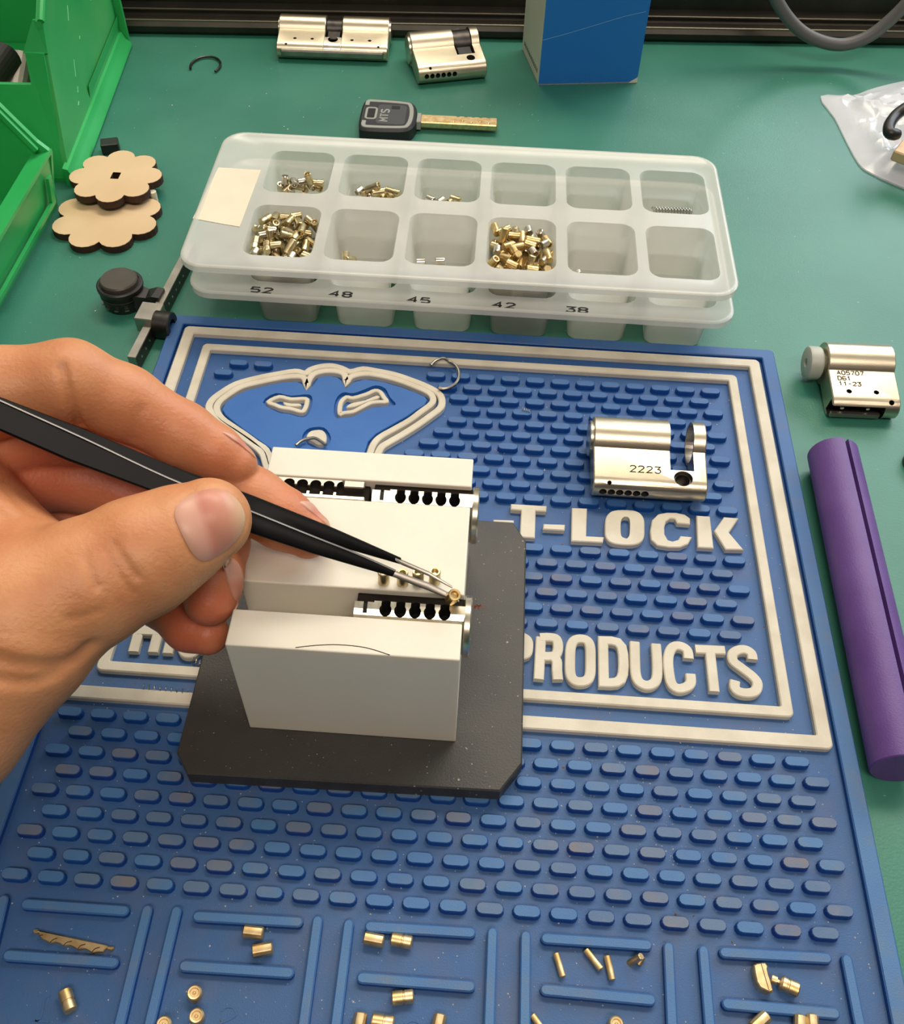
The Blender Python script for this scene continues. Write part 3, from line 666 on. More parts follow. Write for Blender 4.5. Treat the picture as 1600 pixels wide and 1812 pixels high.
# ------------------------------------------------------------------ plastic compartment trays
def tray(x0, y0, z, yaw, lab, inner):
    """x0,y0 = front left corner of the rim, z = rim height"""
    t = root('parts_tray', lab, 'tray', (x0, y0, z), (0, 0, yaw), 'nested compartment trays')
    Wd, D = 203.4, 90.6
    g = G()
    cx = [21.8 + 29.94 * k for k in range(6)]; rows = [(9.0, 40.6), (49.3, 78.6)]
    h = 20.6 + (z - 16)
    h = 20.6
    # rim deck: polygons around the openings, built as a grid of strips
    def deck(z0):
        vs = []; fs = []
        xs = [0, 21.8]
        outer = rrect(0, Wd, 0, D, 9, 6)
        return outer
    # deck as a bmesh with holes (triangle filled)
    bm = bmesh.new()
    def loop(pts, zz):
        v = [bm.verts.new((p[0] * S, p[1] * S, zz * S)) for p in pts]
        return v, [bm.edges.new((v[i], v[(i + 1) % len(v)])) for i in range(len(v))]
    ed = []
    vo, eo = loop(rrect(2.2, Wd - 2.2, 2.2, D - 2.2, 7.5, 6), 0); ed += eo
    cups = []
    for c in cx:
        for a, b in rows:
            ring0 = rrect(c, c + 26.0, a, b, 5.0, 5)
            v, e_ = loop(ring0, 0); ed += e_; cups.append((c, a, b, v))
    bmesh.ops.triangle_fill(bm, use_beauty=True, use_dissolve=False, edges=ed)
    for c, a, b, v in cups:
        prev = v
        for i_, zz, rr_ in ((0.5, -0.7, 4.8), (2.2, -h + 0.8, 3.2), (3.0, -h, 2.6)):
            ring = [bm.verts.new((p[0] * S, p[1] * S, zz * S)) for p in rrect(c + i_, c + 26.0 - i_, a + i_ * .8, b - i_ * .8, rr_, 5)]
            n = len(ring)
            for k in range(n): bm.faces.new((prev[k], prev[(k + 1) % n], ring[(k + 1) % n], ring[k]))
            prev = ring
        bm.faces.new(prev)
    prev = vo
    for i_, zz in ((1.6, 0.5), (0.5, 0.5), (0.0, 0.1), (0.0, -2.2)):
        ring = [bm.verts.new((p[0] * S, p[1] * S, zz * S)) for p in rrect(i_, Wd - i_, i_, D - i_, 9 - i_ * .7, 6)]
        n = len(ring)
        for k in range(n): bm.faces.new((prev[k], ring[k], ring[(k + 1) % n], prev[(k + 1) % n]))
        prev = ring
    bmesh.ops.recalc_face_normals(bm, faces=bm.faces)
    d = bpy.data.meshes.new('tray_shell'); bm.to_mesh(d); bm.free(); d.materials.append(M['tray'])
    d.polygons.foreach_set('use_smooth', [True] * len(d.polygons))
    try: d.set_sharp_from_angle(angle=math.radians(40))
    except Exception: pass
    o = bpy.data.objects.new('tray_shell', d); COL.objects.link(o); o.parent = t
    return t
LOX, LOY, LOZ = -6.2, 149.6, 16.0
UPX, UPY, UPZ = -7.4, 149.3, 28.0
tl = tray(LOX, LOY, LOZ, -0.003, 'lower translucent plastic tray with handwritten numbers on its front edge', False)
tu = tray(UPX, UPY, UPZ, 0.003, 'upper translucent plastic tray whose compartments hold brass pins', True)
# handwriting on the lower tray rim
for s_, px, py in (('52', 459, 520), ('48', 600, 527), ('45', 739, 537), ('42', 890, 546), ('38', 1019, 554)):
    x_, y_ = W(px, py, LOZ + .2)
    a = text(s_, 0, 0, 2.8, 0.55, LOZ + .02, LOZ + .12, 2.2, -0.03)
    kx = [(v[0] * 1.6 + x_ - 3.4, v[1] + y_ + 1.2, v[2]) for v in a.v]; a.v = kx
    w_ = a.obj('handwritten_number', 'ink', None); w_.parent = tl; w_.matrix_parent_inverse = Matrix.Translation((-LOX * S, -LOY * S, -LOZ * S))
lb = G().prism(ccw([W(388, 297, UPZ), W(463, 302, UPZ), W(425, 402, UPZ), W(395, 397, UPZ), W(342, 387, UPZ)]), UPZ + 0.03, UPZ + 0.2)
w_ = lb.obj('paper_label', 'paper', None); w_.parent = tu; w_.matrix_parent_inverse = Matrix.Translation((-UPX * S, -UPY * S, -UPZ * S)); w_['label'] = 'blank cream sticker'

# pins in the upper tray
HB = UPZ - 20.6 + 0.8
def cup(ci, ri):
    c = 21.8 + 29.94 * ci; a, b = [(9.0, 40.6), (49.3, 78.6)][ri]
    return UPX + c, UPX + c + 26, UPY + a, UPY + b
heap_meshes = [pin_data('pin_heap', 1.45, L_, k, m) for L_, k, m in ((5.2, 'hollow', 'brass_pale'), (6.2, 'hollow', 'brass_pale'), (4.2, 'hollow', 'brass_pale'), (6.0, 'step', 'brass_pale'), (3.4, 'hollow', 'silver'))]
heap2 = [pin_data('pin_heap', 1.5, L_, k, m) for L_, k, m in ((5.6, 'plain', 'brass'), (4.6, 'plain', 'brass'), (5.2, 'step', 'brass_pale'), (3.6, 'disc', 'silver'), (4.8, 'hollow', 'brass'))]
def heap(ci, ri, meshes, z0, z1, nlay, lab, grp, seed, nx=5, ny=6):
    r_ = random.Random(seed); x0, x1, y0, y1 = cup(ci, ri)
    for k in range(nlay):
        z = z0 + (z1 - z0) * k / max(1, nlay - 1); f = (UPZ - z) / 20.6; i_ = 1.6 + 2.6 * f
        for a in range(nx):
            for b in range(ny):
                u = (a + .5 + (0.25 if (b + k) % 2 else -.25)) / nx + r_.uniform(-.06, .06); v = (b + .5) / ny + r_.uniform(-.06, .06)
                dome = 1 - 1.1 * ((u - .5) ** 2 + (v - .5) ** 2) * 2
                if k == nlay - 1 and r_.random() < 0.12: continue
                lay('lock_pin', r_.choice(meshes), x0 + i_ + u * (x1 - x0 - 2 * i_), y0 + i_ + v * (y1 - y0 - 2 * i_), z * 1.0 + r_.uniform(-.7, .7) + (dome - .6) * (1.6 if k == nlay - 1 else 0.3), r_.uniform(0, 6.28), r_.choice((90, 90, 80, 65, 100, 30)), lab, 'pin', grp)
heap(0, 0, heap_meshes, 14.5, 26.0, 4, 'hollow brass pin in the heaped front compartment beside the cream sticker', 'pins heaped in the compartment by the sticker', 3, 5, 6)
heap(3, 0, heap2, 14.5, 25.8, 4, 'brass pin in the heaped fourth compartment of the front row', 'pins heaped in the fourth front compartment', 5, 5, 6)
def few(ci, ri, spots, meshes, lab, grp, seed):
    r_ = random.Random(seed)
    for px, py in spots:
        X0, X1, Y0, Y1 = cup(ci, ri)
        yy = Y0 + 5.5 + r_.uniform(-.8, 1.2)
        d_ = _M @ np.array([(px - 800.3) / CAM_F, -(py - 906.0) / CAM_F, -1.0]); q_ = _C + d_ * ((yy - _C[1]) / d_[1])
        x_ = min(max(q_[0], X0 + 4.6), X1 - 4.6); z_ = max(q_[2], HB + 1.6)
        lay('lock_pin', r_.choice(meshes), x_, yy, z_, r_.uniform(0, 6.28), r_.choice((90, 90, 60, 15)), lab, 'pin', grp)
few(0, 1, [(497, 331), (505, 318), (513, 330), (520, 323), (528, 330), (535, 322), (548, 318), (552, 330), (560, 324), (568, 332), (540, 336), (516, 338)], heap_meshes, 'brass pin at the bottom of the back compartment nearest the sticker', 'pins in the first back compartment', 11)
few(1, 1, [(636, 338), (645, 345), (655, 344), (660, 332), (672, 340), (680, 346), (690, 344), (700, 340), (668, 348)], heap_meshes, 'brass pin at the bottom of the second back compartment', 'pins in the second back compartment', 12)
few(2, 1, [(762, 353), (780, 356), (800, 356), (806, 353)], heap_meshes[2:], 'small pin half hidden in the third back compartment', 'pins in the third back compartment', 13)
few(1, 0, [(612, 458), (620, 460)], heap_meshes[:2], 'one of two pins lying together in the second front compartment', 'two pins in the second front compartment', 14)
few(2, 0, [(745, 464), (779, 462)], [heap_meshes[4]], 'one of two small pins standing in the third front compartment', 'two pins in the third front compartment', 15)
few(4, 0, [(1018, 482)], [pin_data('ball_pin', .9, 1.8, 'plain', 'silver')], 'single tiny bright pin in the fifth front compartment', 'pin in the fifth front compartment', 16)
for k in range(2):
    yy = cup(5, 1)[2] + 6.0 + 3.2 * k
    d_ = _M @ np.array([(1160 - 800.3) / CAM_F, -(375 - 2 * k - 906.0) / CAM_F, -1.0]); q_ = _C + d_ * ((yy - _C[1]) / d_[1])
    spring(cup(5, 1)[0] + 4.6, yy, q_[2], 0.02, 1.5, .2, 13, 15.5, ('front' if k == 0 else 'rear') + ' steel spring lying in the last back compartment of the tray')

# ------------------------------------------------------------------ profile lock cylinders
def prof_full(cutlow=None, tip=24.5):
    if cutlow is not None:
        pts = [(-cutlow, -5), (-cutlow, 5)][::-1]
        pts = [(-cutlow, 5), (-cutlow, -5)]
    else:
        a0 = math.radians(144); n = 22
        pts = [(8.5 * math.cos(a0 - 2 * a0 * k / n), 8.5 * math.sin(a0 - 2 * a0 * k / n)) for k in range(n + 1)]
    c = tip - 5; n = 10
    pts += [(-c - 5 * math.sin(math.pi * k / n), -5 * math.cos(math.pi * k / n)) for k in range(n + 1)]
    return pts
def seg(g, x0, x1, pr, c=0.35):
    pr = ccw(pr); p2 = inset(pr, c)
    g.loft([[(x0, y, z) for y, z in p2], [(x0 + c, y, z) for y, z in pr], [(x1 - c, y, z) for y, z in pr], [(x1, y, z) for y, z in p2]])
def euro_root(lab, px, py, base, yaw, sc=0.9):
    x, y = W(px, py, base + 13.8 * sc)
    t = root('lock_cylinder', lab, 'lock cylinder', (x + 6.6 * sc * math.sin(yaw), y - 6.6 * sc * math.cos(yaw), base + 8.5 * sc), (math.radians(10.3), 0, yaw))
    t.scale = (1, sc, sc); return t
def holes6(o, xs, y=-24.5, r=1.25, d=4):
    cut(o, [G().lathe([(r, -d), (r, d)], 14, 'y', (x, y, 1.3)) for x in xs], 'hole')

# half cylinder stamped 2223 on the studs
t = euro_root('satin half cylinder stamped 2223 lying on the studs above the lettering', 1050, 737, 0, 0.004, 0.88)
g = G(); seg(g, 0, 37.2, prof_full()); b = g.obj('cylinder_body', 'nickel', t, smooth=True, sharp=30)
cut(b, [G().box(25.2, 33.0, -15.2, 20, -12, 12), G().lathe([(7.3, 32), (7.3, 40)], 36, 'x'), G().lathe([(3.1, -3), (3.1, 9)], 24, 'z', (29.3, -18.6, 0))], 'steel')
holes6(b, [3.4 + 2.75 * k for k in range(6)], -24.4, 1.3, 2.6); cut(b, [G().lathe([(0.75, 0), (0.75, 9)], 12, 'z', (5.2, -21.9, 0))], 'hole')
G().lathe([(3.0, -4.6), (3.0, 3.4), (2.4, 3.4), (2.4, -4.5)], 20, 'z', (29.3, -18.6, 0)).obj('screw_thread', 'darksteel', t)
G().lathe([(6.6, -1.2), (6.9, -0.9), (6.9, 0.2)], 30, 'x').obj('key_face', 'silver', t, smooth=True)
text('2223', 12.0, -17.0, 2.7, 0.36, 5.0, 5.1, 2.0).obj('stamped_number', 'engrave', t)
# half cylinder with cam at the back
t = euro_root('worn half cylinder with dark cam, standing aslant right of the double cylinder', 720, 60, TZ, math.radians(17), 0.97)
g = G(); seg(g, 0, 35.8, prof_full()); b = g.obj('cylinder_body', 'nickel', t, smooth=True, sharp=30)
cut(b, [G().box(22.0, 31.5, -14.2, 20, -12, 12), G().lathe([(2.2, -9), (2.2, 9)], 20, 'z', (28.4, -17.4, 0))], 'steel')
holes6(b, [4.2 + 2.9 * k for k in range(6)], -24.5, 1.2, 2.4); cut(b, [G().lathe([(0.7, 0), (0.7, 9)], 12, 'z', (6.4, -21.9, 0))], 'hole')
G().lathe([(5.2, 22.3), (7.4, 22.3), (7.4, 31.3), (5.2, 31.3)], 30, 'x').obj('cam', 'darksteel', t, smooth=True)
G().box(23.4, 30.6, -13.6, -6.5, -3.6, 3.6, .3).obj('cam_tongue', 'black', t)
G().box(19.5, 29, 7.8, 10.5, -3, 3, .3).obj('cam_nose', 'darksteel', t)
G().lathe([(7.0, -1.0), (7.2, 0.2)], 30, 'x').obj('key_face', 'silver', t, smooth=True)
# double cylinder
t = euro_root('long brassy double cylinder lying by the rail, seen from its base edge', 499, 27, TZ, math.radians(2), 0.84)
for x0, x1, hx, hp in ((0, 24.6, (9.2, 18.2), 5.0), (33.3, 57.8, (39.0, 48.2), 53.0)):
    g = G(); seg(g, x0, x1, prof_full()); b = g.obj('cylinder_half', 'nickel', t, smooth=True, sharp=30)
    cut(b, [G().lathe([(0.9, 3), (0.9, 9)], 14, 'z', (x, -15.6, 0)) for x in hx] + [G().lathe([(0.7, 0), (0.7, 9)], 12, 'z', (hp, -20.9, 0))], 'hole')
g = G(); seg(g, 24.5, 33.4, prof_full(13.5), .1); b = g.obj('bridge', 'silver', t, smooth=True, sharp=30)
cut(b, [G().lathe([(2.6, -9), (2.6, 9)], 20, 'z', (29, -15.5, 0))], 'hole')
G().box(2.0, 56.0, -24.9, -20, -1.6, 3.2, .8).obj('spring_cover', 'steel', t)
G().lathe([(4.4, 25.0), (6.6, 25.0), (6.6, 32.9), (4.4, 32.9)], 30, 'x').obj('cam', 'darksteel', t, smooth=True)
G().box(25.6, 32.3, -13.0, -5.5, -3.4, 3.4, .3).obj('cam_tongue', 'darksteel', t)
for x0 in (-.8, 57.6): G().lathe([(6.2, x0), (6.4, x0 + .2), (6.4, x0 + 1.0)], 30, 'x').obj('key_face', 'silver', t, smooth=True)
# stamped cylinder with nylon knob
t = euro_root('satin cylinder with a grey nylon knob and three stamped lines, right of the mat', 1456, 606, TZ, math.radians(1.5), 0.92)
g = G(); seg(g, 0, 24.3, prof_full()); b = g.obj('cylinder_body', 'nickel', t, smooth=True, sharp=30)
cut(b, [G().lathe([(1.0, 0), (1.0, 9)], 16, 'z', (x, -17.0, 0)) for x in (6.2, 16.0)] + [G().box(-1, 19.0, -26, -19.8, -3.2, 3.4), G().lathe([(2.2, 15), (2.2, 30)], 16, 'y', (20.6, -36, -.5)), G().lathe([(1.0, 0), (1.0, 9)], 14, 'z', (21.0, -21.3, 0))], 'hole')
G().box(0.5, 18.4, -24.0, -22.6, -3.1, -0.6, .2).obj('spring_strip', 'steel', t)
for x in (4.2, 13.5): G().lathe([(.7, -22.5), (.7, -20)], 8, 'y', (x, 0, 1.2)).obj('spring_end', 'silver', t)
G().lathe([(4, .5), (4, -.8), (6.2, -.9), (6.6, -1.4), (6.8, -4.9), (6.5, -5.6), (5.8, -5.9), (1.8, -5.9), (1.6, -5.1), (0.01, -5.1)], 40, 'x', (0, 0.0, 0)).obj('nylon_knob', 'nylon', t, smooth=True)['label'] = 'grey nylon knob'
for s_, yy in (('A05707', -9.0), ('D61', -11.7), ('11-23', -14.3)):
    text(s_, 3.0, yy, 1.8, .34, 5.0, 5.1, 1.6).obj('stamped_line', 'engrave', t)

# ------------------------------------------------------------------ car style key
kx, ky = W(648, 205, TZ + 8)
t = root('key', 'black headed key with gold dimpled blade behind the trays', 'key', (39, 306.0, TZ), (0, 0, math.radians(0.5)))
hp = ccw(crv([(0.5, -11), (0, 0), (0.5, 11), (3, 14), (12, 14.4), (22, 13.6), (25.5, 11), (27, 5), (27.3, 0), (27, -5), (25.5, -10), (22, -13), (12, -14), (3, -13.6)], 4, True))
h_ = G(); h_.prism(hp, 0, 6.6, 1.0); h_ = h_.obj('key_head', 'keyblack', t)
G().sweep(crv([(2.6, 7.6), (2.8, 11.5), (6, 12), (20, 11.3), (23.5, 9), (24.6, 0), (23.5, -8.5), (20, -10.8), (6, -11.4), (2.8, -10.5), (2.6, -6.4)], 4), 2.0, 6, 6.85, .15).obj('grey_band', 'keygrey', t, smooth=True)
G().prism(ccw(rrect(8.0, 22.0, -8.5, 9.0, 2)), 6, 6.72, .1).obj('head_panel', 'keymid', t)
G().sweep(rrect(2.9, 7.6, -4.4, 5.4, 1.2, 3), 1.1, 6, 6.9, .15, True).obj('lanyard_loop', 'keygrey', t)
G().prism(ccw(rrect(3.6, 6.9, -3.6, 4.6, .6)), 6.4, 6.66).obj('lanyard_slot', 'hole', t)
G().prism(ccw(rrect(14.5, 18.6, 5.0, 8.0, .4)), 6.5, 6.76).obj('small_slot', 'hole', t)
g = text('MTS', 0, 0, 3.6, .75, 6.7, 6.82, 1.6); g.v = [(-v[1] * 1.0 + 13.6, v[0] * 1.15 - 6.2, v[2]) for v in g.v]; g.obj('raised_letters', 'keygrey', t)['label'] = 'raised grey letters MTS'
G().box(27.0, 29.3, -3.2, 5.0, 1.2, 5.6, .4).obj('neck', 'keygrey', t)
b = G().box(29, 66.0, -2.2, 4.8, 1.8, 5.0, .5).obj('blade', 'gold', t)
cut(b, [G().lathe([(.01, 4.2), (1.35, 5.6)], 10, 'z', (45 + 4.2 * k, (0.4 if k % 2 else -0.8), 0)) for k in range(5)] + [G().lathe([(.01, 4.0), (1.4, 5.7)], 10, 'z', (47 + 3.6 * k, 4.4, 0)) for k in range(5)], 'gold')
G().box(31, 58, -1.4, -1.1, 4.95, 5.08).obj('blade_groove', 'gold', t)

# ------------------------------------------------------------------ box, cable, bag
t = root('cardboard_box', 'tall blue and white card box standing near the rail', 'box', (150, 372, TZ))
bq = [(124.6, 354.3), (175.5, 362.0), (166.5, 399.0), (115.6, 391.3)]
bw = [(x - 150, y - 372) for x, y in bq]
def quad3(g, a, b, z0, z1, th):
    a, b = Vector(a), Vector(b); d = (b - a).normalized(); n = Vector((d.y, -d.x)) * -th
    return g.loft([[(a.x, a.y, z0), (b.x, b.y, z0), (b.x + n.x, b.y + n.y, z0), (a.x + n.x, a.y + n.y, z0)], [(a.x, a.y, z1), (b.x, b.y, z1), (b.x + n.x, b.y + n.y, z1), (a.x + n.x, a.y + n.y, z1)]])
quad3(G(), bw[0], bw[1], 0, 95, .6).obj('front_panel', 'card_blue', t)['label'] = 'blue front panel'
quad3(G(), bw[3], bw[0], 0, 95, .6).obj('side_panel', 'card_white', t)['label'] = 'white side panel'
quad3(G(), bw[1], bw[2], 0, 95, .6).obj('side_panel', 'card_blue', t)
quad3(G(), bw[2], bw[3], 0, 95, .6).obj('back_panel', 'card_white', t)
G().prism(ccw(bw), 94.4, 95).obj('top_flap', 'card_white', t)
G().prism(ccw(bw), 0, 0.6).obj('bottom_flap', 'card_white', t)
a, b = Vector(bw[3]), Vector(bw[0]); d = (b - a).normalized(); n = Vector((d.y, -d.x))
g = G(); g2 = G()
for k in range(13):
    p = a + d * (4 + 2.4 * k) + n * .05; q = p + d * 1.2
    gg = g2 if k > 10 else g
    gg.loft([[(p.x, p.y, 4.2), (q.x, q.y, 4.2), (q.x - n.x * .2, q.y - n.y * .2, 4.2), (p.x - n.x * .2, p.y - n.y * .2, 4.2)], [(p.x, p.y, 6.4), (q.x, q.y, 6.4), (q.x - n.x * .2, q.y - n.y * .2, 6.4), (p.x - n.x * .2, p.y - n.y * .2, 6.4)]])
g.obj('printed_line', 'ink', t); g2.obj('printed_mark', 'rust', t)
pa, pb = Vector(bw[0]), Vector(bw[1]); dd = (pb - pa).normalized(); nn = Vector((dd.y, -dd.x))
pts = [(pa + dd * s_ + nn * .02) for s_ in (0.2, 12, 26, 40, 50)]
zz = [23, 26, 30, 34, 36]
G().tube([(p.x, p.y, z) for p, z in zip(pts, zz)], .16, 5).obj('printed_curve', 'print_blue', t)
g = G().loft([[(bw[1][0] - 4.5, bw[1][1] - .7 - .35, 0.2), (bw[1][0] + .1, bw[1][1] - .25, 0.2), (bw[1][0] + .1, bw[1][1] - .25, 3)], [(bw[1][0] - 4.5, bw[1][1] - .5, 0.2), (bw[1][0] + .1, bw[1][1] + .1, 0.2), (bw[1][0] + .1, bw[1][1] + .1, 3)]])
g.obj('worn_corner', 'card_white', t)

def WY(px, py, y):
    r = _M @ np.array([(px - 800.3) / CAM_F, -(py - 906.0) / CAM_F, -1.0]); q = _C + r * ((y - _C[1]) / r[1]); return tuple(float(v) for v in q)
pc = crv([WY(1330, -120, 392), WY(1352, -50, 392), WY(1380, 10, 392), WY(1412, 50, 391), WY(1450, 72, 390), WY(1492, 79, 390), WY(1535, 66, 390), WY(1575, 36, 391), WY(1615, -5, 392), WY(1660, -60, 392)], 6)
o = G().tube(pc, 3.2, 14).obj('power_cable', 'cable', None, smooth=True); tag(o, 'grey cable hanging down in a loop in front of the rail', 'cable')

# crumpled clear bag at the right edge
t = root('plastic_bag', 'crumpled clear plastic bag at the right edge of the bench', 'bag', (285, 320, TZ))
NX, NY = 46, 40
bo = [(269, 357), (285, 359), (300, 369), (325, 380), (345, 372), (352, 330), (345, 270), (318, 262), (294, 277), (281, 288), (276.5, 296), (274, 318), (272.5, 336)]
bo = ccw(crv(bo, 3, True)); bx, by = 315, 322
rg = random.Random(4)
dirs = [(rg.uniform(0, 6.28), rg.uniform(.10, .30), rg.uniform(0, 6.28), rg.uniform(.5, 1.2)) for _ in range(9)]
def bh(x, y):
    s_ = 0
    for a_, f_, p_, k_ in dirs:
        v = math.sin((x * math.cos(a_) + y * math.sin(a_)) * f_ * 1.4 + p_); s_ += k_ * (1 - abs(v)) ** 2
    return s_
for nm_, z0, sc in (('bag_front', 0.8, 1.0), ('bag_back', 0.1, 0.15)):
    g = G(); nb = len(bo); vs = [(bx, by, 0)]; fs = []
    K = 22
    for k in range(1, K + 1):
        s_ = k / K
        for (x, y) in bo:
            X = bx + (x - bx) * s_; Y = by + (y - by) * s_
            vs.append((X, Y, z0 + sc * (bh(X, Y) * 2.0 * (1 - s_ ** 3) + 5 * (1 - s_ ** 2)) ))
    for i in range(nb): fs.append((0, 1 + i, 1 + (i + 1) % nb))
    for k in range(K - 1):
        for i in range(nb):
            a0 = 1 + k * nb; b0 = a0 + nb; j = (i + 1) % nb; fs.append((a0 + i, b0 + i, b0 + j, a0 + j))
    g.add([(v[0] - 285, v[1] - 320, v[2]) for v in vs], fs); g.obj(nm_, 'film', t, smooth=True, sharp=25)
o = G().box(0, 60, -6, 6, 0, 5, .6).obj('wooden_stick', 'wood', None, (*W(1590, 256, TZ + 14), TZ + 9), (0, 0.02, math.radians(-32))); tag(o, 'pale wooden stick poking out over the plastic bag', 'stick')
o = G().tube(crv([(*W(1590, 238, 13), 13), (*W(1575, 236, 14), 14), (*W(1574, 222, 15), 15), (*W(1585, 205, 16), 16), (*W(1602, 192, 18), 18), (*W(1630, 175, 20), 20)], 6), [2.2, 2.4] + [2.6] * 29, 12)
o = o.obj('handle_loop', 'black', None, smooth=True); tag(o, 'curved black handle lying on the plastic bag', 'handle')

# ------------------------------------------------------------------ clips
def clip(pts, r, lab, m='steel', smooth=True, closed=False):
    o = G().tube(crv(pts, 5), r, 8).obj('retaining_clip', m, None, smooth=True); return tag(o, lab, 'clip', 'retaining clips')
cx_, cy_ = W(786, 664, .5)
p = [(cx_ + 5.6 * math.cos(math.radians(a)), cy_ + 7.4 * math.sin(math.radians(a)), .9) for a in range(155, -125, -20)]
p = [(x, y, z + (1.2 if i < 4 else 0)) for i, (x, y, z) in enumerate(p)]
clip(p, .55, 'dark open retaining clip lying across the inner border near the face outline', 'steel')
cx_, cy_ = W(366, 116, TZ)
clip([(cx_ + 7.6 * math.cos(math.radians(a)), cy_ + 9.5 * math.sin(math.radians(a)) - 2, TZ + 1.0) for a in range(205, -40, -20)], .6, 'small dark retaining clip alone on the bench left of the double cylinder', 'darksteel')
p = [W(524, 788, .9), W(536, 779, .9), W(556, 775, .9), W(570, 782, .9), W(577, 787, .9)]
clip([(a, b, .9) for a, b in p], .55, 'bright retaining clip crossing the nose behind the white block', 'steel')

# ------------------------------------------------------------------ purple rod with a groove
a_, b_ = Vector(W(1475, 800, TZ + 9)), Vector(W(1590, 1322, TZ + 9)); R_ = 8.3
dv = (b_ - a_); L_ = dv.length + 6; yaw = math.atan2(dv.y, dv.x)
t = root('plastic_rod', 'purple plastic rod with a long groove, lying right of the mat', 'rod', (a_.x, a_.y, TZ + R_), (0, 0, yaw))
rod = G().lathe([(0.01, 0), (R_ - .3, 0), (R_, .3), (R_, L_ - .3), (R_ - .3, L_), (0.01, L_)], 48, 'x').obj('rod_body', 'purple', t, smooth=True)
cut(rod, [G().box(-2, L_ + 2, -0.75, .75, R_ - 3.0, R_ + 2).xf(Matrix.Rotation(math.radians(-14), 4, 'X'))], 'purple')
o = G().lathe([(4.2, 0), (4.2, 3), (5, 3.4), (7, 3.4), (7.5, 2.6), (7.5, 0)], 32).obj('black_bushing', 'black', None, (262.6, 104, TZ)); tag(o, 'black round part just entering the frame at the right edge', 'cap')

# ------------------------------------------------------------------ wooden flowers
def flower(lab, c, R0, rp, n, phase, z, th, hole=None, sx=1.0):
    t = root('wooden_flower', lab, 'wooden flower', (c[0], c[1], z), group='laser cut wooden flowers')
    pts = []; al = math.pi / n
    bm_ = max((b_ / 500 * math.pi for b_ in range(1, 500) if rp * math.sin(b_ / 500 * math.pi) >= math.tan(al) * (R0 + rp * math.cos(b_ / 500 * math.pi))), key=lambda b_: -b_)
    for k in range(n):
        a0 = phase + 2 * math.pi * k / n
        for j in range(9):
            b_ = a0 + bm_ * (-1 + 2 * j / 8)
            pts.append((R0 * math.cos(a0) + rp * math.cos(b_), R0 * math.sin(a0) + rp * math.sin(b_)))
    pts = [p for i_, p in enumerate(pts) if (Vector(p) - Vector(pts[i_ - 1])).length > .05]
    pts = ccw(pts)
    b = G().prism(pts, 0, th - .15); b = b.obj('burnt_edge', 'char', t); b['label'] = 'dark burnt edge'
    tp = G().prism([(x * .992, y * .992) for x, y in pts], th - .5, th).obj('wood_face', 'wood', t); tp['label'] = 'pale wooden face'
    if hole:
        for q_ in (b, tp): cut(q_, [G().box(-hole[0], hole[0], -hole[1], hole[1], -2, th + 2)], 'char')
    return t
fz1 = TZ + 0.02
flower('larger wooden flower without a hole, lying underneath and touching the green bin', W(190, 383, TZ + 3), 16.2, 7.0, 8, math.radians(28), fz1, 3.2)
flower('smaller wooden flower with a square centre hole, on top of the larger one', W(205, 311, TZ + 8.5), 14.0, 6.2, 8, math.radians(6), TZ + 5.4, 3.2, (1.8, 2.5))
o = G().box(-4, 4, -3, 3, 0, 5.3, .4).obj('small_spacer', 'black', None, (*W(198, 268, TZ), TZ), (0, 0, .3)); tag(o, 'small dark spacer under the smaller wooden flower', 'spacer')
x_, y_ = W(262, 345, TZ + 4)
o = G().lathe([(0.01, 0), (1.6, 0), (1.6, 5.2), (0.01, 5.2)], 12).obj('small_post', 'paper', None, (x_ + 2.0, y_ + 1, TZ)); tag(o, 'small pale post under the right side of the smaller wooden flower', 'post')

# ------------------------------------------------------------------ thumb knob and slotted bar
x_, y_ = W(216, 515, TZ + 6)
t = root('clamp_wheel', 'black round wheel with a short arm on the bench beside the steel bar', 'knob', (x_, y_, TZ))
G().lathe([(0.01, 0), (7.2, 0), (7.8, .8), (8.4, 8.0), (8.9, 8.6), (8.9, 9.8), (8.4, 10.2), (7.7, 10.2), (7.6, 9.7), (0.01, 9.7)], 48).obj('wheel_body', 'black', t, smooth=True)
M['cap'] = mat('brown_black_cap', rgb(74, 68, 60), 0.36, col2=rgb(62, 57, 50), nscale=150)
G().lathe([(7.2, 9.7), (7.2, 11.6), (6.7, 12.2), (0.01, 12.2)], 48).obj('top_cap', 'cap', t, smooth=True)
G().lathe([(8.1, 5.0), (8.5, 5.3), (8.5, 6.0), (8.2, 6.2)], 48).obj('lower_band', 'darksteel', t, smooth=True)
G().loft([[(6, -5.6, 1), (6, 2.5, 1), (6, 2.5, 8.2), (6, -5.6, 8.2)], [(11, -5.0, 1), (11, .6, 1), (11, .6, 7.4), (11, -5.0, 7.4)], [(13.5, -5.6, 1), (14.8, 0.6, 1), (14.8, 0.6, 8.6), (13.5, -5.6, 8.6)], [(16.5, -5.8, 1), (17.3, 0.2, 1), (17.3, 0.2, 8.4), (16.5, -5.8, 8.4)]]).obj('arm', 'black', t)
g = G()
for k in range(5):
    a = math.radians(-150 + 28 * k); g.add(*(lambda q: (q.v, q.f))(G().box(7.4, 8.6, -.8, .8, 2.4, 3.0).xf(Matrix.Rotation(a, 4, 'Z'))))
g.obj('grip_mark', 'steel', t)

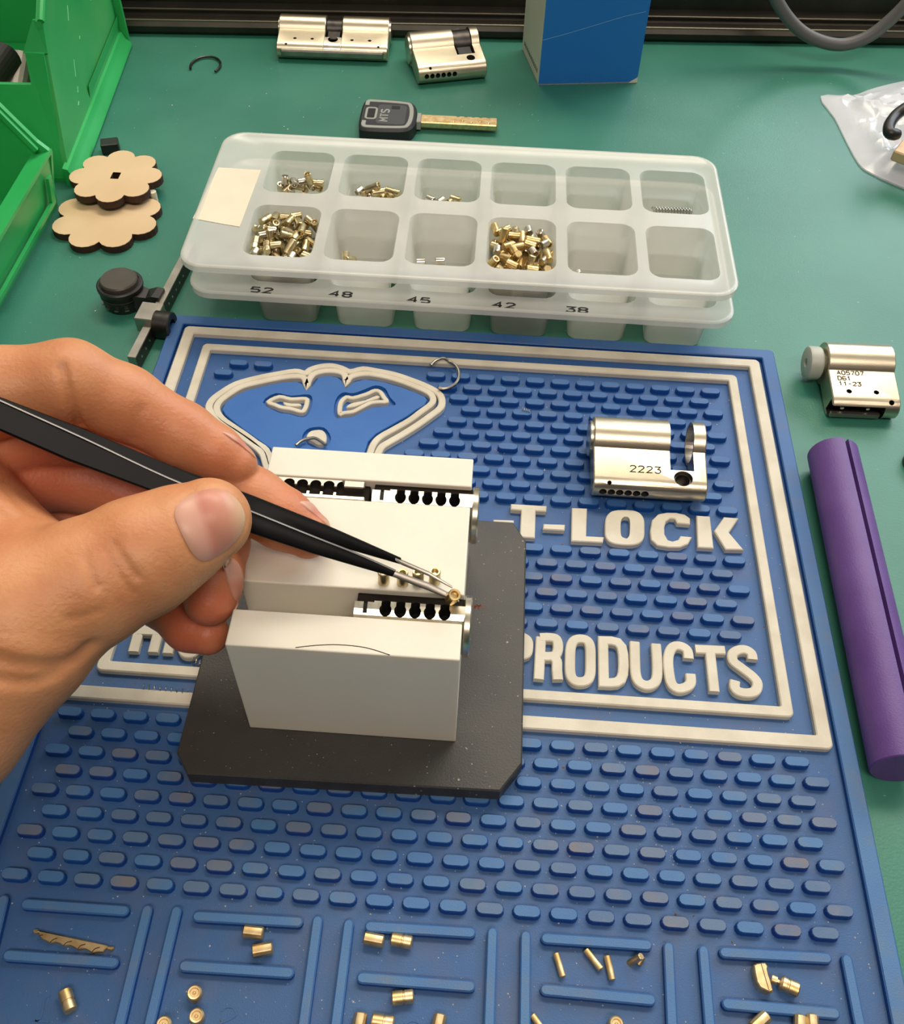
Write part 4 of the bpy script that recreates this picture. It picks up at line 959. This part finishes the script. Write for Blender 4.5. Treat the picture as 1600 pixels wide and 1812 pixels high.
p0, p1 = Vector(W(232, 632, TZ + 7)), Vector(W(319, 465, TZ + 7)); dv = p1 - p0; yaw = math.atan2(dv.y, dv.x); LL = dv.length + 14
t = root('slotted_bar', 'narrow steel bar with a sliding block, half under the upper tray', 'steel bar', (p0.x, p0.y, TZ), (0, 0, yaw))
g = G().box(0, LL, -1.7, 1.5, 0.02, 7.0, .15).obj('bar_body', 'steel', t)
g = G().box(.2, LL - .2, -1.78, -1.6, 0.5, 6.6).obj('dark_side', 'black', t)
for k in range(12):
    G().lathe([(.5, -1.95), (.5, -1.7)], 8, 'y', (4.5 + 4.4 * k, 0, 3.6)).obj('scale_mark', 'silver', t)
s0 = (Vector(W(262, 560, TZ + 9)) - p0).length + 2.5
b = G().box(s0 - 5, s0 + 5, -3.6, 5.0, 3, 9.6, .3).obj('slide_block', 'steel', t); b['label'] = 'bright sliding block on the bar'
G().lathe([(0.01, -7.5), (6.3, -7.5), (6.5, -7.0), (6.5, 6.5), (6.2, 7.0), (0.01, 7.0)], 32, 'x', (s0 - 1, -.6, 3.4)).xf(Matrix.Identity(4)).obj('slide_barrel', 'darksteel', t, smooth=True) if False else None
o = G().lathe([(0.01, -1.0), (5.2, -1.0), (5.2, 5.0), (4.9, 5.4), (2.6, 5.4), (2.6, 2.0), (0.01, 2.0)], 28, 'y', (0, 0, 0)).xf(Matrix.Translation((s0 - 2, -3.0, 5.3)) @ Matrix.Rotation(math.pi, 4, 'Z')).obj('thumb_screw', 'darksteel', t, smooth=True); o['label'] = 'dark hollow thumb screw'

# ------------------------------------------------------------------ green storage bins
def plate3(pts, th, nv):
    """thick polygon plate: pts 3-D, extruded by th along nv"""
    nv = Vector(nv).normalized() * th
    return G().loft([[tuple(p) for p in pts], [tuple(Vector(p) + nv) for p in pts]])
t = root('storage_bin', 'green stacking bin at the left edge whose lipped front faces the wooden flowers', 'bin', (-100, 190, TZ))
o_ = (100, -190, -TZ)
def PB(pts, th, nv, nm, m='bin'):
    return plate3([(x + o_[0], y + o_[1], z + o_[2]) for x, y, z in pts], th, nv).obj(nm, m, t)
ya, yb = 146.0, 228.0
PB([(-86, ya, TZ), (-85, yb, TZ), (-80.5, yb - 1, 21), (-81.5, ya, 21)], 2, (-1, 0, 0), 'front_panel', 'bin')
# raised label holder ribs on the front
PB([(-83.0, 152, 2.5), (-82.6, 220, 2.5), (-82.3, 220, 4.6), (-82.7, 152, 4.6)], 1.6, (1, 0, 0), 'label_ledge')
PB([(-82.4, 216.5, 4), (-82.2, 219.5, 4), (-80.2, 219.5, 16), (-80.4, 216.5, 16)], 1.4, (1, 0, 0.1), 'label_side')
PB([(-82.4, 150.0, 4), (-82.2, 153, 4), (-80.2, 153, 16), (-80.4, 150, 16)], 1.4, (1, 0, 0.1), 'label_side')
PB([(-88, ya, 19.5), (-88, yb, 19.5), (-79.5, yb, 21.5), (-79.5, ya, 21.5)], 1.6, (0, 0, 1), 'front_lip')
side = [(-86, TZ), (-79.5, 21.5), (-80.2, 23.2), (-84, 27.0), (-99, 49), (-150, 62), (-190, 62), (-190, TZ)]
PB([(x, yb, z) for x, z in side], 2, (0, -1, 0), 'side_wall')
PB([(x, ya + 2, z) for x, z in side], 2, (0, -1, 0), 'side_wall')
PB([(-83.6, yb + 1, 24.5), (-83.6, yb - 4, 24.5), (-99, yb - 4, 48), (-99, yb + 1, 48)], 2, (-1, 0, -.6), 'side_rim')
PB([(-99, yb + 1, 48), (-99, yb - 4, 48), (-152, yb - 4, 61), (-152, yb + 1, 61)], 2, (-.3, 0, -1), 'side_rim')
PB([(-190, ya, TZ), (-190, yb, TZ), (-190, yb, 62), (-190, ya, 62)], 2, (-1, 0, 0), 'back_wall')
PB([(-190, ya, TZ + .1), (-86, ya, TZ + .1), (-86, yb, TZ + .1), (-190, yb, TZ + .1)], 2, (0, 0, 1), 'floor_panel')

t = root('storage_bin', 'green stacking bin standing behind at the upper left, its scuffed side to the bench', 'bin', (-100, 300, TZ), (0, 0, 0))
o_ = (100, -300, -TZ)
def sw(y, z): return (-84.4 - 11.2 * (y - 244) / 126 + 0.06 * (z - 0) * 0, y, z)
sidep = [(246, TZ + 2), (264, 46), (266, 47), (267, 57), (300, 77), (372, 88), (371, TZ + 2)]
def PC(pts, th, nv, nm, m='bin'):
    return plate3([(x + o_[0], y + o_[1], z + o_[2]) for x, y, z in pts], th, nv).obj(nm, m, t)
PC([sw(y, z) for y, z in sidep], 2.2, (-1, -.09, 0), 'side_wall', 'binface')
# stacking rail along the foot of the side
g = G().loft([[(sw(y, 0)[0] + a + 100, y - 300, z + 4.5) for a, z in ((-1, TZ), (4.6, TZ), (5.2, TZ + 1.2), (4.8, TZ + 2.6), (2.6, TZ + 4.4), (1.2, TZ + 8), (-1, TZ + 8.6))] for y in (243, 300, 371.5)]); g.obj('foot_rail', 'bin', t, smooth=True)
PC([(sw(246, 0)[0] - 2, 246, TZ), (-190, 238, TZ), (-190, 252, 34), (sw(258, 0)[0] - 9, 258, 34), (sw(262, 0)[0] - 9, 262, 46), (sw(262, 0)[0] - 1, 262, 46)], 2, (0, 1, 0), 'front_panel')
PC([(sw(262, 0)[0] - 10, 262, 45.5), (sw(262, 0)[0] + .3, 263, 45.5), (sw(266, 0)[0] + .3, 268, 57), (sw(266, 0)[0] - 4, 268, 57)], 1.6, (-.1, 1, -.2), 'corner_lip')
g = G().tube([tuple(a + b for a, b in zip(sw(267, 57), o_)), tuple(a + b for a, b in zip(sw(300, 77), o_)), tuple(a + b for a, b in zip(sw(372, 88), o_))], 1.5, 8); g.obj('side_rim', 'bin', t, smooth=True)
PC([(-92, 372, TZ), (-200, 362, TZ), (-200, 362, 88), (-92, 372, 88)], 2, (0, 1, 0), 'back_wall')
PC([(-195, 240, TZ), (-200, 362, TZ), (-200, 362, 88), (-196, 290, 77), (-194, 260, 46)], 2, (1, 0, 0), 'side_wall')
PC([(-86, 246, TZ + .1), (-95, 370, TZ + .1), (-199, 362, TZ + .1), (-194, 240, TZ + .1)], 1.8, (0, 0, 1), 'floor_panel')
PC([sw(300, 6), sw(372, 6), (sw(372, 0)[0] + 1, 372, 12), (sw(300, 0)[0] + 1, 300, 12)], .1, (1, 0, 0), 'scuffed_band', 'bin')
M['scuff'] = mat('light_scuff', rgb(120, 205, 140), 0.5)
for (y0, z0, y1, z1) in ((330, 62, 336, 70), (322, 52, 326, 60), (318, 44, 317, 54), (345, 50, 352, 60), (350, 40, 356, 44), (338, 34, 340, 36), (300, 42, 304, 47), (289, 22, 293, 28), (286, 16, 288, 18), (282, 12, 284, 13), (308, 30, 309, 31), (360, 62, 368, 74), (355, 48, 358, 52)):
    p_, q_ = sw(y0, z0), sw(y1, z1)
    G().tube([tuple(a + b for a, b in zip(p_, o_)), tuple(a + b for a, b in zip(q_, o_))], .22, 4).obj('scratch', 'scuff', t)
# things inside the far bin
o = G().lathe([(0.01, 0), (8, 0), (8, 24), (7.6, 24.6), (0.01, 24.6)], 32, 'y').obj('dark_sleeve', 'black', None, (-118, 262, 30)); tag(o, 'dark round sleeve lying in the upper left bin', 'sleeve')
o = G().lathe([(0.01, 0), (9.5, 0), (9.5, 40), (9, 41), (0.01, 41)], 32, 'y').obj('grey_cylinder', 'steel', None, (-108, 256, 17), (0.1, 0, .2)); tag(o, 'dull grey cylinder lying below the dark sleeve in the bin', 'cylinder')

# ------------------------------------------------------------------ loose dust and swarf
def dust(name, n, region, zf, size, m, seed, parent=None, pz=0.0):
    r_ = random.Random(seed); g = G()
    for _ in range(n):
        x, y = region(r_); z = zf(x, y); s_ = size * r_.uniform(.4, 1.3); a = r_.uniform(0, 3.14); e_ = r_.uniform(.25, 1)
        c_, q_ = math.cos(a) * s_, math.sin(a) * s_
        g.add([(x - c_, y - q_, z), (x + q_ * e_, y - c_ * e_, z), (x + c_, y + q_, z), (x - q_ * e_, y + c_ * e_, z), (x, y, z + s_ * .7)], [(0, 1, 4), (1, 2, 4), (2, 3, 4), (3, 0, 4)])
    return g.obj(name, m, parent, (0, 0, pz))
def reg_mat(r_):
    return (r_.uniform(MX0 + 6, MX1 - 6), MY0 + 10 + (r_.random() ** 1.5) * 255) if r_.random() < .85 else (r_.gauss(150, 22), r_.gauss(-30, 12))
tag(dust('metal_dust', 2600, reg_mat, lambda x, y: FZ + .02, .22, 'debris', 1), 'fine pale metal dust scattered over the rubber mat', 'dust', kind='stuff')
tag(dust('brass_swarf', 130, reg_mat, lambda x, y: FZ + .02, .36, 'debris_brass', 2), 'tiny brass swarf chips scattered over the rubber mat', 'swarf', kind='stuff')
tag(dust('pale_crumbs', 260, lambda r_: (r_.uniform(-80, 300), r_.uniform(-60, 380)) , lambda x, y: TZ + .02 if not (MX0 < x < MX1 and y < MY1) else TZ - 3, .3, 'debris', 3), 'pale crumbs scattered over the green bench surface', 'crumbs', kind='stuff')
dp = dust('dust_speck', 300, lambda r_: (r_.uniform(34, 120), r_.uniform(-29, 56)), lambda x, y: 5.5, .13, 'debris', 5, fx, 0); dp.location = (-77 * S, -15 * S, 0); dp['kind'] = 'stuff'

# ------------------------------------------------------------------ tweezers
LT = [(-14, 13.2, 105.2), (1.6, 11.1, 97.6), (18.5, 9.1, 89.1), (36.0, 6.7, 80.2), (54.2, 5.1, 71.9), (69.1, 3.4, 65.6), (78.7, 2.6, 61.3), (88.0, 1.4, 57.0)]
LB = [(-13, 7.2, 99.8), (2.0, 5.9, 93.4), (15.4, 4.4, 86.7), (31.4, 3.5, 79.6), (53.9, 1.1, 68.9), (68.7, 0.2, 63.3), (78.6, 0.2, 59.3), (87.4, 0.1, 56.0)]
UT = [(-15, 15.0, 104), (0.5, 13.1, 96.6), (17.5, 12.1, 88.9), (35.5, 10.3, 80.5), (54.2, 9.0, 72.8), (71.4, 7.2, 65.4), (80.3, 6.2, 61.2), (89.0, 5.2, 57.0)]
UB = [(-14, 10.2, 100), (0.9, 8.9, 93.3), (17.9, 7.1, 84.9), (35.8, 6.3, 77.3), (54.0, 4.2, 69.2), (71.5, 4.0, 62.4), (79.3, 4.0, 59.6), (89.0, 4.0, 55.9)]
tw = root('tweezers', 'black coated tweezers with bare pointed tips held in the fingers', 'tweezers', (50, 6, 72))
def arm(T, B, th, m, nm, par):
    g = G(); rings = []
    for i in range(len(T)):
        a, b = Vector(T[i]), Vector(B[i]); j = min(i + 1, len(T) - 1); k = max(i - 1, 0)
        ax = (Vector(T[j]) - Vector(T[k])).normalized(); u = (a - b); n = ax.cross(u).normalized()
        if n.dot(CAM_P - a) < 0: n = -n
        q = min(.55, u.length * .25, th * .45); e_ = u.normalized()
        rings.append([tuple(p - Vector((50, 6, 72))) for p in (b + e_ * q, b + e_ * q * .3 - n * q * .3, b - n * q, b - n * (th - .2), b + e_ * .3 - n * th, a - e_ * .3 - n * th, a - n * (th - .2), a - n * q, a - e_ * q * .3 - n * q * .3, a - e_ * q)])
    g.loft(rings); return g.obj(nm, m, par, smooth=True, sharp=24)
a1 = arm(LT, LB, 1.4, 'tweezer', 'arm', tw); a2 = arm(UT, UB, 1.4, 'tweezer', 'arm', tw)
x = arm([(86.5, 1.5, 57.4), (88.0, 1.3, 56.9), (96.2, 0.6, 53.9), (103.6, -1.2, 51.0)], [(86.2, 0.5, 56.6), (87.5, 0.1, 56.0), (95.7, -0.9, 52.9), (103.8, -2.2, 50.2)], .8, 'steel', 'bare_tip', a1)
x = arm([(87.6, 5.0, 57.4), (89.2, 4.9, 56.7), (96.0, 3.6, 54.2), (101.8, 1.2, 52.3)], [(87.6, 4.3, 56.8), (89.2, 3.9, 55.9), (95.8, 2.8, 53.5), (101.9, .7, 52.0)], .8, 'steel', 'bare_tip', a2)
M['tweezer_highlight'] = mat('painted_highlight', rgb(118, 120, 118), 0.35, 0.6)  # bright strip painting in the edge's highlight, not worn coating
x = G().tube([tuple(Vector(p) - Vector((50, 6, 72)) + Vector((0, -.12, .02))) for p in crv(LT, 4)], .26, 6).obj('edge_highlight', 'tweezer_highlight', a1, smooth=True); x['label'] = 'bright strip added as edge highlight'

# ------------------------------------------------------------------ hand: one continuous surface from a smooth distance field
CH = {
    'thumb': [(46.7, -2.0, 76.7, 9.52), (39.7, -6.2, 74.8, 11.37), (33.0, -11.1, 73.7, 13.15), (22.1, -18.4, 72.0, 14.20), (9.1, -25.4, 70.6, 15.59)],
    'palm': [(9.1, -26.2, 70.0, 15.59), (8.4, -29.8, 67.1, 17.05), (-7.3, -45.4, 57.6, 19.90), (-24.0, -62.5, 50.8, 23.55)],
    'web': [(3.8, -12.1, 68.6, 13.39), (-10.2, -4.6, 70.0, 15.58), (-23.6, 4.0, 74.7, 18.34)],
    'index': [(47.3, 20.4, 70.3, 5.24), (42.2, 21.8, 72.8, 6.45), (34.7, 23.8, 76.0, 7.66), (21.7, 25.6, 84.2, 8.57), (11.2, 24.4, 91.3, 9.39), (-4.5, 20.9, 90.3, 9.87), (-22.2, 14.9, 86.0, 11.68)],
    'middle': [(65.2, 10.5, 56.7, 5.89), (58.6, 13.3, 59.1, 7.43), (51.2, 16.7, 60.8, 8.02), (36.3, 23.4, 65.3, 8.48), (19.9, 26.3, 72.0, 8.65), (3.0, 24.2, 74.7, 8.82), (-18.2, 14.5, 75.3, 10.08)],
    'ring': [(42.8, -5.2, 48.6, 6.37), (42.7, -0.1, 51.4, 7.23), (42.2, 9.4, 52.7, 7.66), (28.0, 18.3, 53.8, 8.11), (9.6, 21.5, 59.5, 8.62), (-3.6, 17.8, 64.7, 8.97), (-21.3, 7.2, 66.9, 10.57)],
    'little': [(40.7, -7.5, 36.6, 5.44), (35.3, -5.3, 36.0, 6.20), (26.4, 1.6, 36.6, 6.74), (11.9, 14.1, 43.3, 7.11), (-4.6, 17.5, 51.6, 7.88), (-22.4, 6.7, 56.3, 9.81)],
}
def smin(a, b, k):
    h = np.clip(0.5 + 0.5 * (b - a) / k, 0, 1)
    return b * (1 - h) + a * h - k * h * (1 - h)
def chain(P, L, k):
    d = None
    for (a, b) in zip(L[:-1], L[1:]):
        A = np.array(a[:3]); B = np.array(b[:3]); ab = B - A
        t = np.clip(((P - A) @ ab) / (ab @ ab), 0, 1)
        q = np.linalg.norm(P - (A + t[..., None] * ab), axis=-1) - (a[3] + (b[3] - a[3]) * t)
        d = q if d is None else smin(d, q, k)
    return d
def body(P, grooves=()):
    c = {k: chain(P, L, 2.5) for k, L in CH.items()}
    palm = smin(smin(c['thumb'], c['palm'], 5), c['web'], 5)
    f = smin(smin(smin(c['index'], c['middle'], .7), c['ring'], .7), c['little'], .7)
    d = smin(palm, f, 1.6)
    # muscles: fingers melt into the palm far from the tips
    far = np.clip((2 - P[..., 0]) / 16, 0, 1)
    d2 = smin(palm, f, 9)
    d = d * (1 - far) + d2 * far
    for pts, w_, dep in grooves:
        m_ = None
        for a, b in zip(pts[:-1], pts[1:]):
            A = np.array(a); B = np.array(b); ab = B - A
            t = np.clip(((P - A) @ ab) / (ab @ ab + 1e-9), 0, 1); q = np.linalg.norm(P - (A + t[..., None] * ab), axis=-1)
            m_ = q if m_ is None else np.minimum(m_, q)
        d = d + dep * np.exp(-(m_ / w_) ** 2)
    return d
def hits(L, gr=True):
    """points of the hand's surface seen along the photograph's lines of sight"""
    L = np.array(L, float); r = np.stack([(L[:, 0] - 800.3) / CAM_F, -(L[:, 1] - 906.0) / CAM_F, -np.ones(len(L))], 1) @ _M.T
    r /= np.linalg.norm(r, axis=1)[:, None]; t = np.full(len(L), 180.0); bd = np.full(len(L), 1e9); bt = t.copy()
    for _ in range(60):
        d = body(_C + r * t[:, None]); m = d < bd; bd[m] = d[m]; bt[m] = t[m]; t = t + np.maximum(d * .8, .01) * (d > .01)
    p = _C + r * bt[:, None]; g = None
    for _ in range(3):
        e_ = 0.05; g = np.stack([(body(p + v) - body(p - v)) / (2 * e_) for v in np.eye(3) * e_], 1); g /= np.linalg.norm(g, axis=1)[:, None]
        p = p - g * body(p)[:, None]
    return p, g
def K1(L): return [(a / 5.333, 590 + b / 5.333) for a, b in L]
def K4(L): return [(a / 3.42, 850 + b / 3.42) for a, b in L]
GRO = [(K1([(585, 320), (615, 430), (650, 590), (700, 740), (765, 880)]), 0.9, 2.3), (K1([(1330, 720), (1280, 850), (1275, 1000)]), 1.4, .5),
       (K4([(-30, 1085), (110, 1120), (260, 1130), (380, 1118), (470, 1080), (545, 1010)]), 1.6, 1.7), (K4([(-30, 1195), (110, 1222), (230, 1215), (340, 1175)]), 1.5, 1.3),
       (K4([(520, 470), (550, 580), (590, 650)]), .8, .6), (K4([(690, 380), (740, 470), (830, 590)]), .8, .6), (K4([(640, 420), (720, 560), (800, 680)]), .8, .4), (K4([(420, 840), (520, 820), (600, 790)]), 1.0, .35),
       (K4([(0, 150), (80, 220), (160, 290)]), 1.0, .4), (K4([(40, 60), (130, 150), (200, 210)]), 1.0, .35)]
NAIL = [(312, 897), (310, 915), (320, 940), (331, 962), (343, 981), (358, 993), (374, 991), (404, 973), (426, 948), (435, 920), (428, 893), (407, 872), (384, 864), (359, 867), (335, 877), (321, 887)]
grooves = []
for pts, w_, dep in GRO:
    grooves.append((list(hits(pts)[0]), w_, dep))
grooves.append((list(hits(NAIL + NAIL[:1])[0]), .7, .5))
# sample and mesh (surface nets)
h_ = 0.62
lo_ = np.array([-48, -84, 24.0]); hi_ = np.array([76, 42, 106.0])
n3 = ((hi_ - lo_) / h_).astype(int)
xs = [lo_[i] + h_ * np.arange(n3[i]) for i in range(3)]
F3 = np.empty(tuple(n3), np.float32)
YY, ZZ = np.meshgrid(xs[1], xs[2], indexing='ij')
for i0 in range(0, n3[0], 12):
    xx = xs[0][i0:i0 + 12]
    Pn = np.empty((len(xx), n3[1], n3[2], 3)); Pn[..., 0] = xx[:, None, None]; Pn[..., 1] = YY; Pn[..., 2] = ZZ
    F3[i0:i0 + 12] = body(Pn, grooves)
F3[0] = 1; F3[:, 0] = 1; F3[:, :, 0] = 1; F3[-1] = 1; F3[:, -1] = 1; F3[:, :, -1] = 1
ins = F3 < 0
cs = [(a, b, c) for a in (0, 1) for b in (0, 1) for c in (0, 1)]
def sl(a, off=(0, 0, 0)): return a[off[0]:a.shape[0] - 1 + off[0], off[1]:a.shape[1] - 1 + off[1], off[2]:a.shape[2] - 1 + off[2]]
cnt = sum(sl(ins, c).astype(np.int8) for c in cs)
act = (cnt > 0) & (cnt < 8)
idx = -np.ones(act.shape, np.int64); ids = np.argwhere(act); idx[act] = np.arange(len(ids))
acc = np.zeros((len(ids), 3)); num = np.zeros(len(ids))
for ax in range(3):
    for c in cs:
        if c[ax]: continue
        c2 = list(c); c2[ax] = 1
        fa = F3[ids[:, 0] + c[0], ids[:, 1] + c[1], ids[:, 2] + c[2]]; fb = F3[ids[:, 0] + c2[0], ids[:, 1] + c2[1], ids[:, 2] + c2[2]]
        m_ = (fa < 0) != (fb < 0); t = np.where(m_, fa / np.where(m_, fa - fb, 1), 0)
        p = np.tile(np.array(c, float), (len(ids), 1)); p[:, ax] += t
        acc += p * m_[:, None]; num += m_
V = (ids + acc / num[:, None]) * h_ + lo_
fl = []
for ax in range(3):
    u, v = [(1, 2), (2, 0), (0, 1)][ax]
    sh = list(F3.shape); a = np.argwhere(np.take(ins, range(0, sh[ax] - 1), ax) != np.take(ins, range(1, sh[ax]), ax))
    ok = (a[:, u] > 0) & (a[:, v] > 0) & (a[:, u] < sh[u] - 1) & (a[:, v] < sh[v] - 1); a = a[ok]
    inside_first = ins[a[:, 0], a[:, 1], a[:, 2]]
    def cell(du, dv):
        b = a.copy(); b[:, u] -= du; b[:, v] -= dv; return idx[b[:, 0], b[:, 1], b[:, 2]]
    q = np.stack([cell(0, 0), cell(1, 0), cell(1, 1), cell(0, 1)], 1)
    q[~inside_first] = q[~inside_first][:, ::-1]
    fl.append(q)
Fq = np.concatenate(fl); Fq = Fq[(Fq >= 0).all(1)]
hm = bpy.data.meshes.new('hand'); hm.from_pydata((V * S).tolist(), [], Fq.tolist()); hm.update()
hm.polygons.foreach_set('use_smooth', [True] * len(hm.polygons)); hm.materials.append(M['skin'])
# redder finger pads and thumb knuckle, plus red-brown shadow painted between the fingers
red = np.zeros(len(V))
for c_, r_, w_ in (((44, 19, 70), 11, .55), ((62, 11, 57), 13, .6), ((41, -6, 49), 15, .85), ((36, -6, 37), 14, .9), ((20, 22, 66), 20, .8), ((0, 18, 66), 22, .8), ((34, -18, 71), 8, .25)):
    red = np.maximum(red, w_ * np.exp(-(np.linalg.norm(V - np.array(c_), axis=1) / r_) ** 2))
at_ = hm.attributes.new('redness', 'FLOAT', 'POINT'); at_.data.foreach_set('value', red.astype(np.float32))
hand = bpy.data.objects.new('hand', hm); COL.objects.link(hand)
sm_ = hand.modifiers.new('soft', 'SMOOTH'); sm_.factor = .5; sm_.iterations = 2
tag(hand, "person's left hand pinching the black tweezers between thumb and index finger", 'person')

def nail(outline, nm, lift, ax=None):
    """curved nail plate: radial grid from its centre, laid on the finger surface"""
    n = len(outline); ol = crv(outline, 3, True); c = np.mean(ol, axis=0); vs = []; fs = []; at = []
    K = 7; n = len(ol)
    a0 = np.array(ax[0], float); a1 = np.array(ax[1], float)
    Q = [np.array(c)]; SS = [0.0]
    for k in range(1, K + 1):
        s_ = 1 - (1 - k / K) ** 1.5
        for q in ol: Q.append(c + (np.array(q) - c) * s_); SS.append(s_)
    P_n, N_n = hits(Q)
    for q, p, nn, s_ in zip(Q, P_n, N_n, SS):
        vs.append(tuple(p + nn * (lift * (1 - s_ ** 7) - .1 * s_ ** 8))); at.append(float(np.clip(((q - a0) @ (a1 - a0)) / ((a1 - a0) @ (a1 - a0)), 0, 1)))
    for i in range(n): fs.append((0, 1 + (i + 1) % n, 1 + i))
    for k in range(K - 1):
        for i in range(n):
            a_ = 1 + k * n; b_ = a_ + n; j = (i + 1) % n; fs.append((a_ + i, a_ + j, b_ + j, b_ + i))
    d = me(nm, vs, fs, 'nail', True)
    A = d.attributes.new('nail', 'FLOAT', 'POINT'); A.data.foreach_set('value', at)
    o = link(nm, d, hand); return o
nail(NAIL, 'thumb_nail', .42, ((318, 935), (436, 905)))
nail([(396, 1000), (402, 1030), (412, 1055), (424, 1075), (431, 1092), (434, 1070), (433, 1035), (428, 1005), (415, 988), (402, 988)], 'ring_finger_nail', .5, ((408, 990), (430, 1095)))
nail([(392, 763), (405, 774), (425, 788), (443, 803), (455, 812), (446, 797), (430, 782), (410, 767)], 'index_finger_nail', .35, ((392, 763), (458, 815)))
nail([(530, 888), (548, 905), (568, 920), (584, 934), (590, 926), (578, 910), (560, 896), (545, 886)], 'middle_finger_nail', .35, ((530, 886), (590, 932)))
